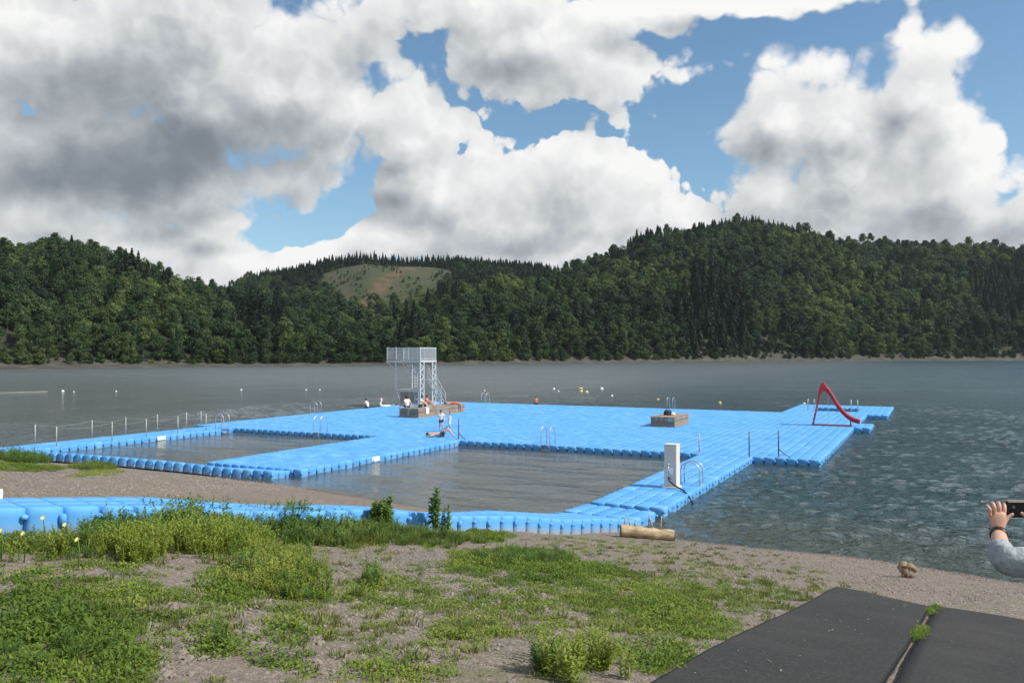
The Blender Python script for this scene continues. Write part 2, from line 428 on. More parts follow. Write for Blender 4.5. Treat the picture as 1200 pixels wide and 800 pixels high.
def make_ground():
    sa = np.concatenate([np.arange(-140,-34,4.), np.arange(-34,22,.22), np.arange(22,141,4.)])
    ta = np.concatenate([np.arange(-90,-4,3.), np.arange(-4,29,.2), np.arange(29,75,3.)])
    SS, TT = np.meshgrid(sa, ta, indexing='ij')
    X = SS*U[0]+TT*V[0]; Y = SS*U[1]+TT*V[1]
    Zg = ground(X, Y) + rng.normal(0, .007, X.shape)*((np.abs(SS+6) < 28)&(TT > -4)&(TT < 27))
    v = np.stack([X,Y,Zg], -1).reshape(-1,3); nj = len(ta)
    i, j = np.meshgrid(np.arange(len(sa)-1), np.arange(nj-1), indexing='ij'); a = (i*nj+j).ravel()
    f = np.stack([a, a+nj, a+nj+1, a+1], -1)
    wet = (1-smooth(.03, .16, Zg)).ravel()
    growth = smooth(.35, 1.1, Zg).ravel()
    o = link('ground', np_mesh('ground', v, f, M['gravel'], smoothsh=True, attrs={'wet':wet,'growth':growth})); tag(o, kind='structure')
make_ground()

# ------------------------------------------------------------------ lake
def water_mat():
    m, n, b = newmat('lake water')
    pos = n.add('ShaderNodeNewGeometry').outputs['Position']
    # pool / shore mask in lake coordinates
    rot = n.add('ShaderNodeVectorRotate', rotation_type='Z_AXIS'); n.link(pos, rot.inputs['Vector']); rot.inputs['Angle'].default_value = -ANG
    st_ = rot.outputs[0]
    sp = n.add('ShaderNodeSeparateXYZ'); n.link(st_, sp.inputs[0])
    s_, t_ = sp.outputs[0], sp.outputs[1]
    pool = n.math('MULTIPLY', n.maprange(t_, 40.4, 39.6), n.math('MULTIPLY', n.maprange(s_, -41, -40), n.maprange(s_, -8.2, -9.2)))
    shore = n.maprange(t_, 31, 23.5)
    right = n.maprange(s_, -60, 5)
    deep = n.mix(right, (.092,.112,.116), (.026,.060,.070))  # paler left: reflected cloud brightness painted into the water colour
    c = n.mix(n.math('MULTIPLY', shore, .55), deep, (.085,.088,.062))
    c = n.mix(n.math('MULTIPLY', pool, .8), c, (.066,.076,.074))
    n.link(c, b.inputs['Base Color']); b.inputs['IOR'].default_value = 1.33
    n.link(n.maprange(t_, 45, 150, .05, .33, False), b.inputs['Roughness'])
    mp = n.vmath('MULTIPLY', n.vmath('ADD', pos, n.vmath('MULTIPLY', n.noise(pos, .8, 2, .5, 'Color'), (.7,.7,0))), (1.0,1.55,1.0))
    w1 = n.noise(mp, 1.5, 3, .55)
    w2 = n.noise(mp, 4.2, 3, .6)
    w3 = n.noise(pos, .10, 3, .5)          # gust patches
    mp2 = n.vmath('MULTIPLY', st_, (.35,1.2,1))
    wp = n.noise(mp2, .75, 4, .55, dist=.6)
    gust = n.maprange(w3, .3, .7, .55, 1.15)
    rr = n.maprange(s_, -55, -12, .55, 1.0)
    hopen = n.math('MULTIPLY', n.math('ADD', n.math('MULTIPLY', w1, .95), n.math('MULTIPLY', w2, .42)), n.math('MULTIPLY', gust, rr))
    hpool = n.math('ADD', n.math('MULTIPLY', wp, .22), n.math('MULTIPLY', w2, .05))
    mxn = n.add('ShaderNodeMix'); mxn.data_type = 'FLOAT'; n.link(pool, mxn.inputs[0]); n.link(hopen, mxn.inputs[2]); n.link(hpool, mxn.inputs[3])
    bp = n.add('ShaderNodeBump'); bp.inputs['Strength'].default_value = 1.0; bp.inputs['Distance'].default_value = .40
    n.link(mxn.outputs[0], bp.inputs['Height']); n.link(bp.outputs[0], b.inputs['Normal'])
    return m
M['water'] = water_mat()
def make_water():
    sa = np.concatenate([np.geomspace(-1500,-64,24), np.arange(-60,-16,.34), np.arange(-16,44,.17), np.geomspace(45,1500,24)])
    ta = np.concatenate([np.arange(20,62,.17), np.arange(62,110,.42), np.geomspace(111,1900,22)])
    SS, TT = np.meshgrid(sa, ta, indexing='ij')
    r = np.random.default_rng(5); h = np.zeros(SS.shape)
    for k in range(60):
        lam = math.exp(r.uniform(math.log(.42), math.log(1.5))); th = r.normal(-.25, .75)
        amp = .0042*lam**.9*r.uniform(.5,1.3); kx, ky = 2*math.pi/lam*math.sin(th), 2*math.pi/lam*math.cos(th)
        ph = r.uniform(0,6.28); ph2 = .9*np.sin(SS*.11*r.uniform(.5,1.5)+TT*.09+ph)
        h += amp*np.sin(kx*SS+ky*TT+ph+ph2)
    gust = .85+.25*np.sin(SS*.13+TT*.21)*np.sin(SS*.07-TT*.11+1)
    pool = smooth(41,39,TT)*smooth(-41.5,-40,SS)*smooth(-7.2,-8.4,SS)
    calm = 1-.86*pool
    lee = .72+.28*smooth(-20,-2,SS)
    edge = smooth(20.5,27,TT)*.75+.25
    h *= gust*calm*lee*edge*(1-smooth(85,110,TT))*(1-smooth(40,46,SS))*smooth(-64,-56,SS)
    # long soft swells inside the pools
    h += pool*.022*(np.sin(TT*2.1+SS*.35+np.sin(SS*.4)*1.2)+.6*np.sin(TT*3.6-SS*.5+2+np.sin(SS*.7)))
    X = SS*U[0]+TT*V[0]; Y = SS*U[1]+TT*V[1]
    v = np.stack([X,Y,h], -1).reshape(-1,3); nj = len(ta)
    i, j = np.meshgrid(np.arange(len(sa)-1), np.arange(nj-1), indexing='ij'); q = (i*nj+j).ravel()
    f = np.stack([q, q+nj, q+nj+1, q+1], -1)
    tag(link('lake_water', np_mesh('lake_water', v, f, M['water'], smoothsh=True)), kind='structure')
make_water()

# ------------------------------------------------------------------ hills beyond the lake
def shore_Z(q):
    return np.interp(600+F*q, [-1500,-600,0,200,450,550,700,900,1200,1900], [215,228,252,290,335,360,410,470,520,540])
HILLS = {
 'L': ([-1500,-900,-300,0,40,60,100,160,215,245,300,400,480,540],[285,270,276,284,285,281,288,303,322,334,346,363,380,398],
       [-1500,0,245,400,540],[380,420,470,450,420], 15),
 'C': ([60,200,265,290,340,395,430,520,600,640,700,800],[385,345,334,321,314,304,297,299,305,312,332,380],
       [0,800],[860,860], 13),
 'R': ([300,330,400,450,500,540,600,650,700,730,760,780,830,880,920,960,1000,1040,1075,1110,1200,1500,2000],
       [398,388,370,358,346,332,321,311,303,290,274,266,258,254,259,268,275,281,287,287,289,292,300],
       [300,400,540,700,760,880,1000,1200,2000],[450,480,530,640,720,770,760,740,740], 20),
}
def hills(q, Z):
    x = 600+F*q; S0 = shore_Z(q); h = np.full(np.shape(Z), -3.0)
    for k, (xs, ys, zx, zr, th) in HILLS.items():
        y = np.interp(x, xs, ys); Zr = np.interp(x, zx, zr)
        top = CAMZ + (HY-y)/F*Zr - th
        inside = smooth(xs[0]-60, xs[0], x)*(1-smooth(xs[-1], xs[-1]+60, x)) if k != 'R' else smooth(xs[0]-40, xs[0], x)
        Zs = S0+6 if k != 'C' else np.maximum(S0+200, 620)
        u = np.clip((Z-Zs)/np.maximum(Zr-Zs, 30), 0, None)
        pr = np.where(u < 1, (np.sin(np.clip(u,0,1)*math.pi/2)**1.05), 1-.35*(u-1))
        h = np.maximum(h, np.where(u > 0, top*pr*inside, -3))
    bank = np.interp(Z-S0, [-40,0,12,24,60,4000], [-4,-.3,1.2,2.2,6,6])
    h = np.where(Z < S0+8, bank, np.maximum(h, bank))
    h = h + np.where(Z-S0 > 25, 2.2*np.sin(x*.021+Z*.03)+1.2*np.sin(x*.05-Z*.06), 0)
    return h
def hill_mat():
    m, n, b = newmat('hillside soil')
    pos = n.add('ShaderNodeNewGeometry').outputs['Position']
    at = n.add('ShaderNodeAttribute', attribute_name='clearing').outputs['Fac']
    trk = n.add('ShaderNodeAttribute', attribute_name='track').outputs['Fac']
    bank = n.add('ShaderNodeAttribute', attribute_name='bank').outputs['Fac']
    c = n.ramp(n.noise(pos, .06, 6, .6), [(.3,(.020,.024,.012)),(.7,(.035,.040,.018))])
    cl = n.ramp(n.noise(pos, .05, 7, .65), [(.3,(.026,.042,.016)),(.5,(.044,.056,.022)),(.7,(.070,.064,.032))])
    c = n.mix(at, c, cl)
    tr = n.math('MULTIPLY', trk, n.maprange(n.noise(pos, .12, 5, .65), .38, .56))
    c = n.mix(n.math('MULTIPLY', tr, .8), c, (.13,.080,.050))
    bk = n.ramp(n.noise(n.vmath('MULTIPLY', pos, (.3,.3,2.2)), .5, 7, .7), [(.3,(.030,.030,.023)),(.55,(.068,.065,.053)),(.75,(.15,.142,.122))])
    c = n.mix(bank, c, bk)
    n.link(c, b.inputs['Base Color']); b.inputs['Roughness'].default_value = .95
    return m
M['hill'] = hill_mat()
def clear_mask(x, Z):      # felled area on the middle hill
    a = ((x-455)/84)**2 + ((Z-768)/78)**2
    return smooth(1.15, .75, a)
def make_hills():
    qa = np.concatenate([np.linspace(-2.6,-.75,40), np.linspace(-.74,.74,420), np.linspace(.75,2.6,40)])
    za = np.concatenate([np.linspace(-40,40,41), np.linspace(44,420,95), np.linspace(440,1500,30)])
    Q, W = np.meshgrid(qa, za, indexing='ij'); Zz = shore_Z(Q)+W
    Hh = hills(Q, Zz)
    v = np.stack([Q*Zz, Zz, Hh], -1).reshape(-1,3); nj = len(za)
    i, j = np.meshgrid(np.arange(len(qa)-1), np.arange(nj-1), indexing='ij'); a = (i*nj+j).ravel()
    f = np.stack([a, a+nj, a+nj+1, a+1], -1)
    x = 600+F*Q
    cl = clear_mask(x, Zz)
    tr = smooth(16, 4, np.abs(x-(428+(Zz-705)*.62)))*((Zz>695)&(Zz<835))
    bk = (1-smooth(12, 22, W))
    o = link('hills', np_mesh('hills', v, f, M['hill'], smoothsh=True, attrs={'clearing':cl.ravel(),'track':tr.ravel(),'bank':bk.ravel()}))
    tag(o, kind='structure')
make_hills()

# ------------------------------------------------------------------ trees
def quads_cloud(cent, nrm, size, jitter):
    """one small leaf-clump quad per point"""
    k = len(cent)
    nr = nrm + rng.normal(0, jitter, (k,3)); nr /= np.linalg.norm(nr, axis=1, keepdims=True)+1e-9
    t = np.cross(nr, rng.normal(0,1,(k,3))); t /= np.linalg.norm(t, axis=1, keepdims=True)+1e-9
    b = np.cross(nr, t); sz = size[:,None]
    asp = rng.uniform(.55,1,(k,1))
    v = np.stack([cent-t*sz, cent-b*sz*asp, cent+t*sz, cent+b*sz*asp], 1).reshape(-1,3)
    return v, np.arange(4*k).reshape(-1,4)
def crown_broad(h, w, lobes, per, seed):
    global rng; per = int(per*2.1)
    rng = np.random.default_rng(seed)
    vs = []; off = 0; fs = []
    base = h*rng.uniform(.10,.2)
    for k in range(lobes):
        ph = rng.uniform(0, 2*math.pi); uz = rng.uniform(0,1)
        prof = math.sin(math.pi*min(1, .12+.86*uz))**.6
        rr = w*.5*prof*math.sqrt(rng.uniform(.15,1))*.75
        lr = w*rng.uniform(.12,.22)
        c = np.array([rr*math.cos(ph), rr*math.sin(ph), base+(h-base-lr*.8)*uz*.97+lr*.2])
        d = rng.normal(0,1,(per,3)); d[:,2] += .25; d /= np.linalg.norm(d, axis=1, keepdims=True)
        pts = c + d*lr*rng.uniform(.72,1.12,(per,1))*np.array([1,1,.85])
        v, f = quads_cloud(pts, d, rng.uniform(.16,.38,per)*w/8.5, .42)
        vs.append(v); fs.append(f+off); off += len(v)
    return np.concatenate(vs), np.concatenate(fs)
def crown_conifer(h, w, per, seed):
    global rng
    rng = np.random.default_rng(seed)
    uz = rng.uniform(0,1,per)**.75
    tier = np.round(uz*15)/15*.4+uz*.6
    ph = rng.uniform(0, 2*math.pi, per)
    lob = 1+.22*np.sin(ph*5+np.round(uz*13)*1.7)
    rad = (1-tier)*w*.5*np.sqrt(rng.uniform(.25,1,per))*lob+.08
    z = h*.08+(h*.92)*tier - rad*.35
    pts = np.stack([rad*np.cos(ph), rad*np.sin(ph), z], 1)
    nr = np.stack([np.cos(ph)*.6, np.sin(ph)*.6, np.full(per,.8)], 1)
    return quads_cloud(pts, nr, rng.uniform(.38,.75,per)*w/5.5*(1.15-.6*uz), .45)
def trunk_mesh(h, r):
    m = MB(); m.tube([(0,0,-.6),(.05,.03,h*.3),(-.05,.08,h*.6),(0,0,h*.85)], [r*1.2,r,r*.6,r*.2], 7)
    for k in range(4):
        a = k*1.7; m.tube([(0,0,h*(.28+.1*k)),(math.cos(a)*h*.14,math.sin(a)*h*.14,h*(.42+.1*k))], [r*.45,r*.12], 5)
    return m
TREES = []   # (crown mesh, trunk mesh, joined mesh, kind)
for k in range(6):
    h = [17,15,19,13,16,21][k]; w = [10,11,9.5,9,12,10][k]
    v, f = crown_broad(h, w, [26,28,30,22,30,34][k], 44, 100+k)
    TREES.append((v, f, h, .22, 'b', M['broadleaf']))
for k in range(3):
    h = [20,17,23][k]; w = [7.2,6.4,8][k]
    v, f = crown_conifer(h, w, 1300, 200+k)
    TREES.append((v, f, h, .2, 'c', M['needles']))
rng = np.random.default_rng(11)
crown_me = []; trunk_me = []; lib = bpy.data.collections.new('tree_library')
for k, (v, f, h, r, kd, m) in enumerate(TREES):
    crown_me.append(np_mesh('crown', v, f, m))
    t = trunk_mesh(h, r); trunk_me.append(t.mesh('trunk', M['bark']))
    tv = np.array([list(p) for p in t.v]); tf = [q for q in t.f if len(q) == 4]
    vv = np.concatenate([v, tv]); ff = np.concatenate([f, np.array(tf)+len(v)])
    me = np_mesh('forest_tree', vv, ff, [m, M['bark']], mi=[0]*len(f)+[1]*len(tf))
    o = bpy.data.objects.new('forest_tree_%02d' % k, me); lib.objects.link(o)

def scatter(name, coll, pts, idx, rot, scl):
    """countless repeats of one ground-cover kind: instances on points"""
    me = bpy.data.meshes.new(name); pts = np.asarray(pts, np.float32)
    me.vertices.add(len(pts)); me.vertices.foreach_set('co', pts.ravel())
    a = me.attributes.new('idx', 'INT', 'POINT'); a.data.foreach_set('value', np.asarray(idx, np.int32))
    a = me.attributes.new('rot', 'FLOAT_VECTOR', 'POINT'); a.data.foreach_set('vector', np.asarray(rot, np.float32).ravel())
    a = me.attributes.new('scl', 'FLOAT_VECTOR', 'POINT'); a.data.foreach_set('vector', np.asarray(scl, np.float32).ravel())
    me.update(); o = link(name, me)
    ng = bpy.data.node_groups.new(name+' scatter', 'GeometryNodeTree')
    ng.interface.new_socket('Geometry', in_out='INPUT', socket_type='NodeSocketGeometry')
    ng.interface.new_socket('Geometry', in_out='OUTPUT', socket_type='NodeSocketGeometry')
    n = ng.nodes; l = ng.links
    gi = n.new('NodeGroupInput'); go = n.new('NodeGroupOutput'); ip = n.new('GeometryNodeInstanceOnPoints'); ci = n.new('GeometryNodeCollectionInfo')
    ci.inputs['Collection'].default_value = coll; ci.inputs['Separate Children'].default_value = True; ci.inputs['Reset Children'].default_value = True
    def na(nm, ty):
        q = n.new('GeometryNodeInputNamedAttribute'); q.data_type = ty; q.inputs[0].default_value = nm; return q.outputs[0]
    l.new(gi.outputs[0], ip.inputs['Points']); l.new(ci.outputs[0], ip.inputs['Instance']); ip.inputs['Pick Instance'].default_value = True
    l.new(na('idx','INT'), ip.inputs['Instance Index'])
    l.new(na('rot','FLOAT_VECTOR'), ip.inputs['Rotation']); l.new(na('scl','FLOAT_VECTOR'), ip.inputs['Scale'])
    l.new(ip.outputs[0], go.inputs[0])
    md = o.modifiers.new('scatter', 'NODES'); md.node_group = ng
    return o

def make_forest():
    P = []
    # stratified points over the hillsides
    for Zc in np.arange(215, 1010, 5.6):
        sp = 5.7 if Zc < 400 else (6.3 if Zc < 815 else 4.6)
        qmax = .78
        nx = int(2*qmax*Zc/sp)
        qs = (np.arange(nx)+rng.uniform(0,1,nx))/nx*2*qmax-qmax
        zs = Zc + rng.uniform(-3.3,3.3,nx)
        P.append(np.stack([qs, zs], 1))
    P = np.concatenate(P); q, Z = P[:,0], P[:,1]
    S0 = shore_Z(q); x = 600+F*q
    keep = (Z > S0+11) & (Z < 960)
    # keep what lies on slopes one can look at (drop the land behind the ridges)
    H0 = hills(q, Z)
    ang = (H0+14-CAMZ)/Z
    # front-to-back visibility by column
    vis = np.zeros(len(P), bool); order = np.argsort(Z); colmax = np.full(700, -9.)
    ci = np.clip(((q+.8)/1.6*700).astype(int), 0, 699)
    for i in order:
        if not keep[i]: continue
        if ang[i] > colmax[ci[i]]-.006: vis[i] = True
        colmax[ci[i]] = max(colmax[ci[i]], (H0[i]+9-CAMZ)/Z[i])
    keep &= vis
    keep &= rng.uniform(0,1,len(P)) > clear_mask(x, Z)*1.1
    q, Z, x, H0, S0 = q[keep], Z[keep], x[keep], H0[keep], S0[keep]
    N = len(q)
    nz = np.sin(x*.017+Z*.011)+np.sin(x*.041-Z*.017+1.3)+np.sin(Z*.03+x*.007)
    con = np.zeros(N, bool)
    con |= (Z > 600) & (x > 725) & (x < 1010) & (Z-np.interp(x, HILLS['R'][2], HILLS['R'][3]) > -95)
    con |= (Z > 800) & (x > 300) & (x < 720)
    con |= (nz > 1.35) & (x > 330)
    con |= (x < 330) & (nz > .9) & (Z > S0+30) & (Z < S0+110)
    con |= rng.uniform(0,1,N) > .97
    idx = np.where(con, rng.integers(6,9,N), rng.integers(0,6,N))
    sc = rng.uniform(.7,1.12,N)*np.where(Z > 780, .8, 1)*np.where(Z-S0 < 22, .72, 1)
    sc = np.where((con)&(x > 725)&(Z > 600), rng.uniform(.55,.72,N), sc)
    sc = np.where((con)&(x < 725)&(Z > 800), rng.uniform(.66,.82,N), sc)
    sc = np.where((con)&(x > 735)&(x < 775)&(Z > 600), rng.uniform(.85,1.15,N), sc)
    sc = sc*np.where((Z > 560)&(x < 660), .80, np.interp(x, [0,300,560,800], [.80,.82,.92,1.0]))
    rz = rng.uniform(0, 2*math.pi, N)
    wid = sc*rng.uniform(.9,1.2,N)
    score = 17*sc/Z * ((Z-S0) < 46) * (np.abs(q) < .63)
    ind = np.argsort(-score)[:300]
    # 120 along the near left bank, the rest along the water line right across
    front = np.where(((Z-S0) < 40) & (np.abs(q) < .63))[0]
    if len(front) > 300:
        ind = front[np.argsort(-(17*sc[front]/Z[front]))[:300]]
    else: ind = front
    rest = np.ones(N, bool); rest[ind] = False
    sect = [(130,'at the left end of the far bank'),(270,'on the far bank below the left hill'),(440,'on the far bank just left of the diving tower'),
            (600,'on the far bank just right of the diving tower'),(780,'in the dark middle stretch of the far bank'),(980,'on the far bank behind the red slide'),(9999,'at the right end of the far bank')]
    for i in ind:
        kd = TREES[idx[i]][4]
        sn = next(t for lim, t in sect if x[i] < lim)
        lab = ('round-crowned broadleaf tree ' if kd == 'b' else 'pointed dark conifer ')+sn
        e = thing('broadleaf_tree' if kd == 'b' else 'conifer_tree', lab, 'tree', (q[i]*Z[i], Z[i], H0[i]-.3), rz[i], ('broadleaf trees ' if kd == 'b' else 'conifers ')+sn)
        e.scale = (wid[i], wid[i], sc[i])
        link('crown', crown_me[idx[i]], e); link('trunk', trunk_me[idx[i]], e)
    pts = np.stack([q*Z, Z, H0-.3], 1)[rest]
    o = scatter('forest', lib, pts, idx[rest], np.stack([np.zeros(N),np.zeros(N),rz],1)[rest], np.stack([wid,wid,sc],1)[rest])
    tag(o, 'dense mixed forest covering the hills behind the lake', 'forest', kind='stuff')
    # young growth on the felled slope
    k = 900; xx = rng.uniform(370,540,k); Z = rng.uniform(680,850,k); q = (xx-600)/F
    ok = (clear_mask(xx, Z) > .3) & (np.sin(xx*.11+Z*.05)+np.sin(xx*.05-Z*.09)+rng.normal(0,.5,k) > .1); q, Z = q[ok], Z[ok]; k = len(q); sc = rng.uniform(.06,.22,k)
    o = scatter('slope_scrub', lib, np.stack([q*Z, Z, hills(q,Z)-.2],1), rng.integers(0,6,k), np.stack([0*q,0*q,rng.uniform(0,6.28,k)],1), np.stack([sc*1.3,sc*1.3,sc],1))
    tag(o, 'low scrub on the felled slope of the middle hill', 'scrub', kind='stuff')
    # scrub on the bare shore strip
    k = 700; q = rng.uniform(-.7,.7,k); S0 = shore_Z(q); Z = S0+rng.uniform(9,17,k)
    sc = rng.uniform(.10,.28,k)
    o = scatter('shore_scrub', lib, np.stack([q*Z, Z, hills(q,Z)-.2],1), rng.integers(0,6,k), np.stack([0*q,0*q,rng.uniform(0,6.28,k)],1), np.stack([sc*1.3,sc*1.3,sc],1))
    tag(o, 'low scrub along the bare strip of the far shore', 'scrub', kind='stuff')
    print('forest', N, 'individual', len(ind))
make_forest()

# ------------------------------------------------------------------ pontoon of blue float cubes
def cube_template():
    rings = [(.00,.226,.06),(.02,.235,.06),(.20,.236,.06),(.27,.244,.06),(.32,.2475,.065),(.375,.246,.075),(.393,.240,.085),(.40,.228,.085)]
    v = []; fs = []
    for z, a, c in rings:
        c = min(c, a*.8)
        v += [(a-c,-a,z),(a,-a+c,z),(a,a-c,z),(a-c,a,z),(-a+c,a,z),(-a,a-c,z),(-a,-a+c,z),(-a+c,-a,z)]
    for i in range(len(rings)-1):
        for k in range(8): fs.append((i*8+k, i*8+(k+1)%8, (i+1)*8+(k+1)%8, (i+1)*8+k))
    b = (len(rings)-1)*8
    fs += [(b+0,b+1,b+2,b+3),(b+0,b+3,b+4,b+7),(b+4,b+5,b+6,b+7)]
    return np.array(v), np.array(fs)
CT_V, CT_F = cube_template()
def lug_template(lo):
    v = []; fs = []
    seg = [(.17,.30)] if lo else [(.245,.30)]
    for z0, z1 in seg:
        o = len(v); n = 8
        for r, z in ((.04,z0),(.052,z0+.012),(.052,z1-.012),(.042,z1),(.02,z1+.014)):
            for k in range(n):
                a = 2*math.pi*(k+.5)/n; v.append((r*math.cos(a), r*math.sin(a), z))
        for i in range(4):
            for k in range(n): fs.append((o+i*n+k, o+i*n+(k+1)%n, o+(i+1)*n+(k+1)%n, o+(i+1)*n+k))
        e = o+4*n; fs += [(e,e+1,e+2,e+3),(e,e+3,e+4,e+7),(e+4,e+5,e+6,e+7)]
    return np.array(v), np.array(fs)
LUG = [lug_template(False), lug_template(True)]
def silt_of(z, amt): return np.clip((.17-z)/.12, 0, 1)*amt
def make_pontoon():
    regs = [(-44.5,-4.5,40,71),(-43,-40.5,25,40),(-29,-23.5,27,40),(-10,-7.5,25.5,40),(-4.5,-3.5,58.5,62),(-11,-3,71,82.5)]
    cells = set()
    for s0,s1,t0,t1 in regs:
        for i in range(round(s0*2), round(s1*2)):
            for j in range(round(t0*2), round(t1*2)): cells.add((i,j))
    for i in range(-18,-11):
        for j in range(148,157): cells.discard((i,j))
    for i in range(-89,-86):
        for j in (80,): cells.discard((i,j))
    cells = sorted(cells)
    root = thing('floating_pontoon', 'large bright blue swimming pontoon of plastic float cubes around two pools', 'pontoon', (0,0,0), 0)
    T = []       # (matrix 4x4 numpy, silt amount, distance)
    rot = np.eye(4); rot[:2,:2] = np.array([[U[0],V[0]],[U[1],V[1]]])
    for (i,j) in cells:
        m = rot.copy(); p = st(i*.5+.25, j*.5+.25)
        m[0,3], m[1,3] = p; m[2,3] = DECK-.4 + rng.normal(0,.004)
        tilt = rng.normal(0,.006,2); R3 = np.eye(4); R3[0,2], R3[1,2] = tilt; R3[2,0], R3[2,1] = -tilt
        beach = 0
        if i > -21 and i < -14 and j < 80: beach = .35
        m = m@R3
        beach = max(beach, .38)
        T.append((m, beach, math.hypot(p[0], p[1]-0)))
    J = {}
    def joint(x, y, z, par, M4=None):
        J[(round(x,2), round(y,2))] = (x, y, z, par)
    for (i,j) in cells:
        for a in (0,1):
            for b in (0,1):
                p = st((i+a)*.5, (j+b)*.5); joint(p[0], p[1], DECK-.4, (i+a+j+b) % 2)
    # strip of floats drawn up the bank
    def strip(pl, width, silt, lean):
        pl = np.array(pl, float)
        seg = np.concatenate([[0], np.cumsum(np.linalg.norm(np.diff(pl, axis=0), axis=1))])
        ls = np.linspace(0, seg[-1], 400)
        cx = np.interp(ls, seg, pl[:,0]); cy = np.interp(ls, seg, pl[:,1])
        ker = np.ones(61)/61
        sx_ = np.convolve(np.pad(cx, 30, 'reflect', reflect_type='odd'), ker, 'valid'); sy_ = np.convolve(np.pad(cy, 30, 'reflect', reflect_type='odd'), ker, 'valid')
        dl = np.concatenate([[0], np.cumsum(np.hypot(np.diff(sx_), np.diff(sy_)))])
        n = int(dl[-1]/.5)
        node = np.stack([np.interp(np.arange(n+1)*.5, dl, sx_), np.interp(np.arange(n+1)*.5, dl, sy_)], 1)
        def gz(pt): return max(float(np.mean([ground(pt[0]+dx, pt[1]+dy) for dx in (-.4,0,.4) for dy in (-.4,0,.4)])), -.10)
        for k in range(n):
            a, b = node[k], node[k+1]; t = b-a; t /= np.linalg.norm(t); nn = np.array([-t[1], t[0]])
            for r in range(width(k, n)):
                c = (a+b)/2 + nn*(.25+.5*r)
                z = gz(c); z1 = gz(c+t*.6); z0 = gz(c-t*.6); y1 = gz(c+nn*.5); y0 = gz(c-nn*.5)
                ex = Vector((t[0]*1.2, t[1]*1.2, z1-z0)).normalized(); ey0 = Vector((nn[0], nn[1], y1-y0-lean)).normalized()
                ez = ex.cross(ey0).normalized(); ey = ez.cross(ex)
                m = np.eye(4); m[:3,0] = ex; m[:3,1] = ey; m[:3,2] = ez; m[:3,3] = (c[0], c[1], z-.02-lean*(.5*r-.5))
                T.append((m, silt(k, n), math.hypot(c[0], c[1])))
                for (da, db) in ((-.25,-.25),(.25,-.25),(-.25,.25),(.25,.25)):
                    pp = m@np.array([da,db,0,1]); J[(round(pp[0],1), round(pp[1],1), 'strip')] = (pp[0], pp[1], pp[2], (k+(1 if da > 0 else 0)+r) % 2)
    strip([(-10.6,8.4),(-6.7,12.0),(-2.5,16.3),(-.9,18.3),(1.2,21.1),(3.2,23.8),(4.62,25.9)], lambda k, n: 3 if k < n-6 else (4 if k < n-3 else 5), lambda k, n: .95 if k > n-22 else .55, 0)
    strip([(-33.0,41.6),(-25,38.95),(-17,36.25),(-9.55,33.72)], lambda k, n: 3, lambda k, n: .45, .12)
    # the hundred nearest cubes one by one, the rest as one part
    inview = [k for k in range(len(T)) if abs(T[k][0][0,3]) < .66*T[k][0][1,3]]
    near = set(sorted(inview, key=lambda k: T[k][2])[:100])
    V_, F_, A_ = [], [], []; off = 0
    hv = np.concatenate([CT_V, np.ones((len(CT_V),1))], 1)
    for k, (m, be, d) in enumerate(T):
        sil = silt_of(CT_V[:,2], be)
        if k in near:
            me = np_mesh('float_cube', CT_V, CT_F, M['float'], attrs={'silt': sil})
            o = link('float_cube', me, root); o.matrix_local = Matrix(m.tolist())
        else:
            V_.append((m@hv.T).T[:,:3]); F_.append(CT_F+off); A_.append(sil); off += len(CT_V)
    o = link('float_cubes', np_mesh('float_cubes', np.concatenate(V_), np.concatenate(F_), M['float'], attrs={'silt': np.concatenate(A_)}), root); tag(o, kind='stuff')
    V_, F_, A_ = [], [], []; off = 0
    for (x, y, z, par) in J.values():
        lv, lf = LUG[par]
        V_.append(lv+np.array([x,y,z])); F_.append(lf+off); A_.append(silt_of(lv[:,2], .3)); off += len(lv)
    o = link('connecting_lugs', np_mesh('connecting_lugs', np.concatenate(V_), np.concatenate(F_), M['float'], attrs={'silt': np.concatenate(A_)}), root); tag(o, kind='stuff')
    # small white notice plates on the side faces
    for (s, t, ax) in ((-40.49,34.3,'u'),(-23.49,32.2,'u')):
        mb = MB(); mb.box((0,0,0), (.025,.62,.22) , Euler((0,0,ANG)), .008)
        pl_ = mb.build('notice_plate', M['white'], root); pl_.location = deckpos(s, t, DECK-.14); pl_['label'] = 'small white plate fixed to the side of a walkway'
    print('cubes', len(T), 'joints', len(J))
make_pontoon()

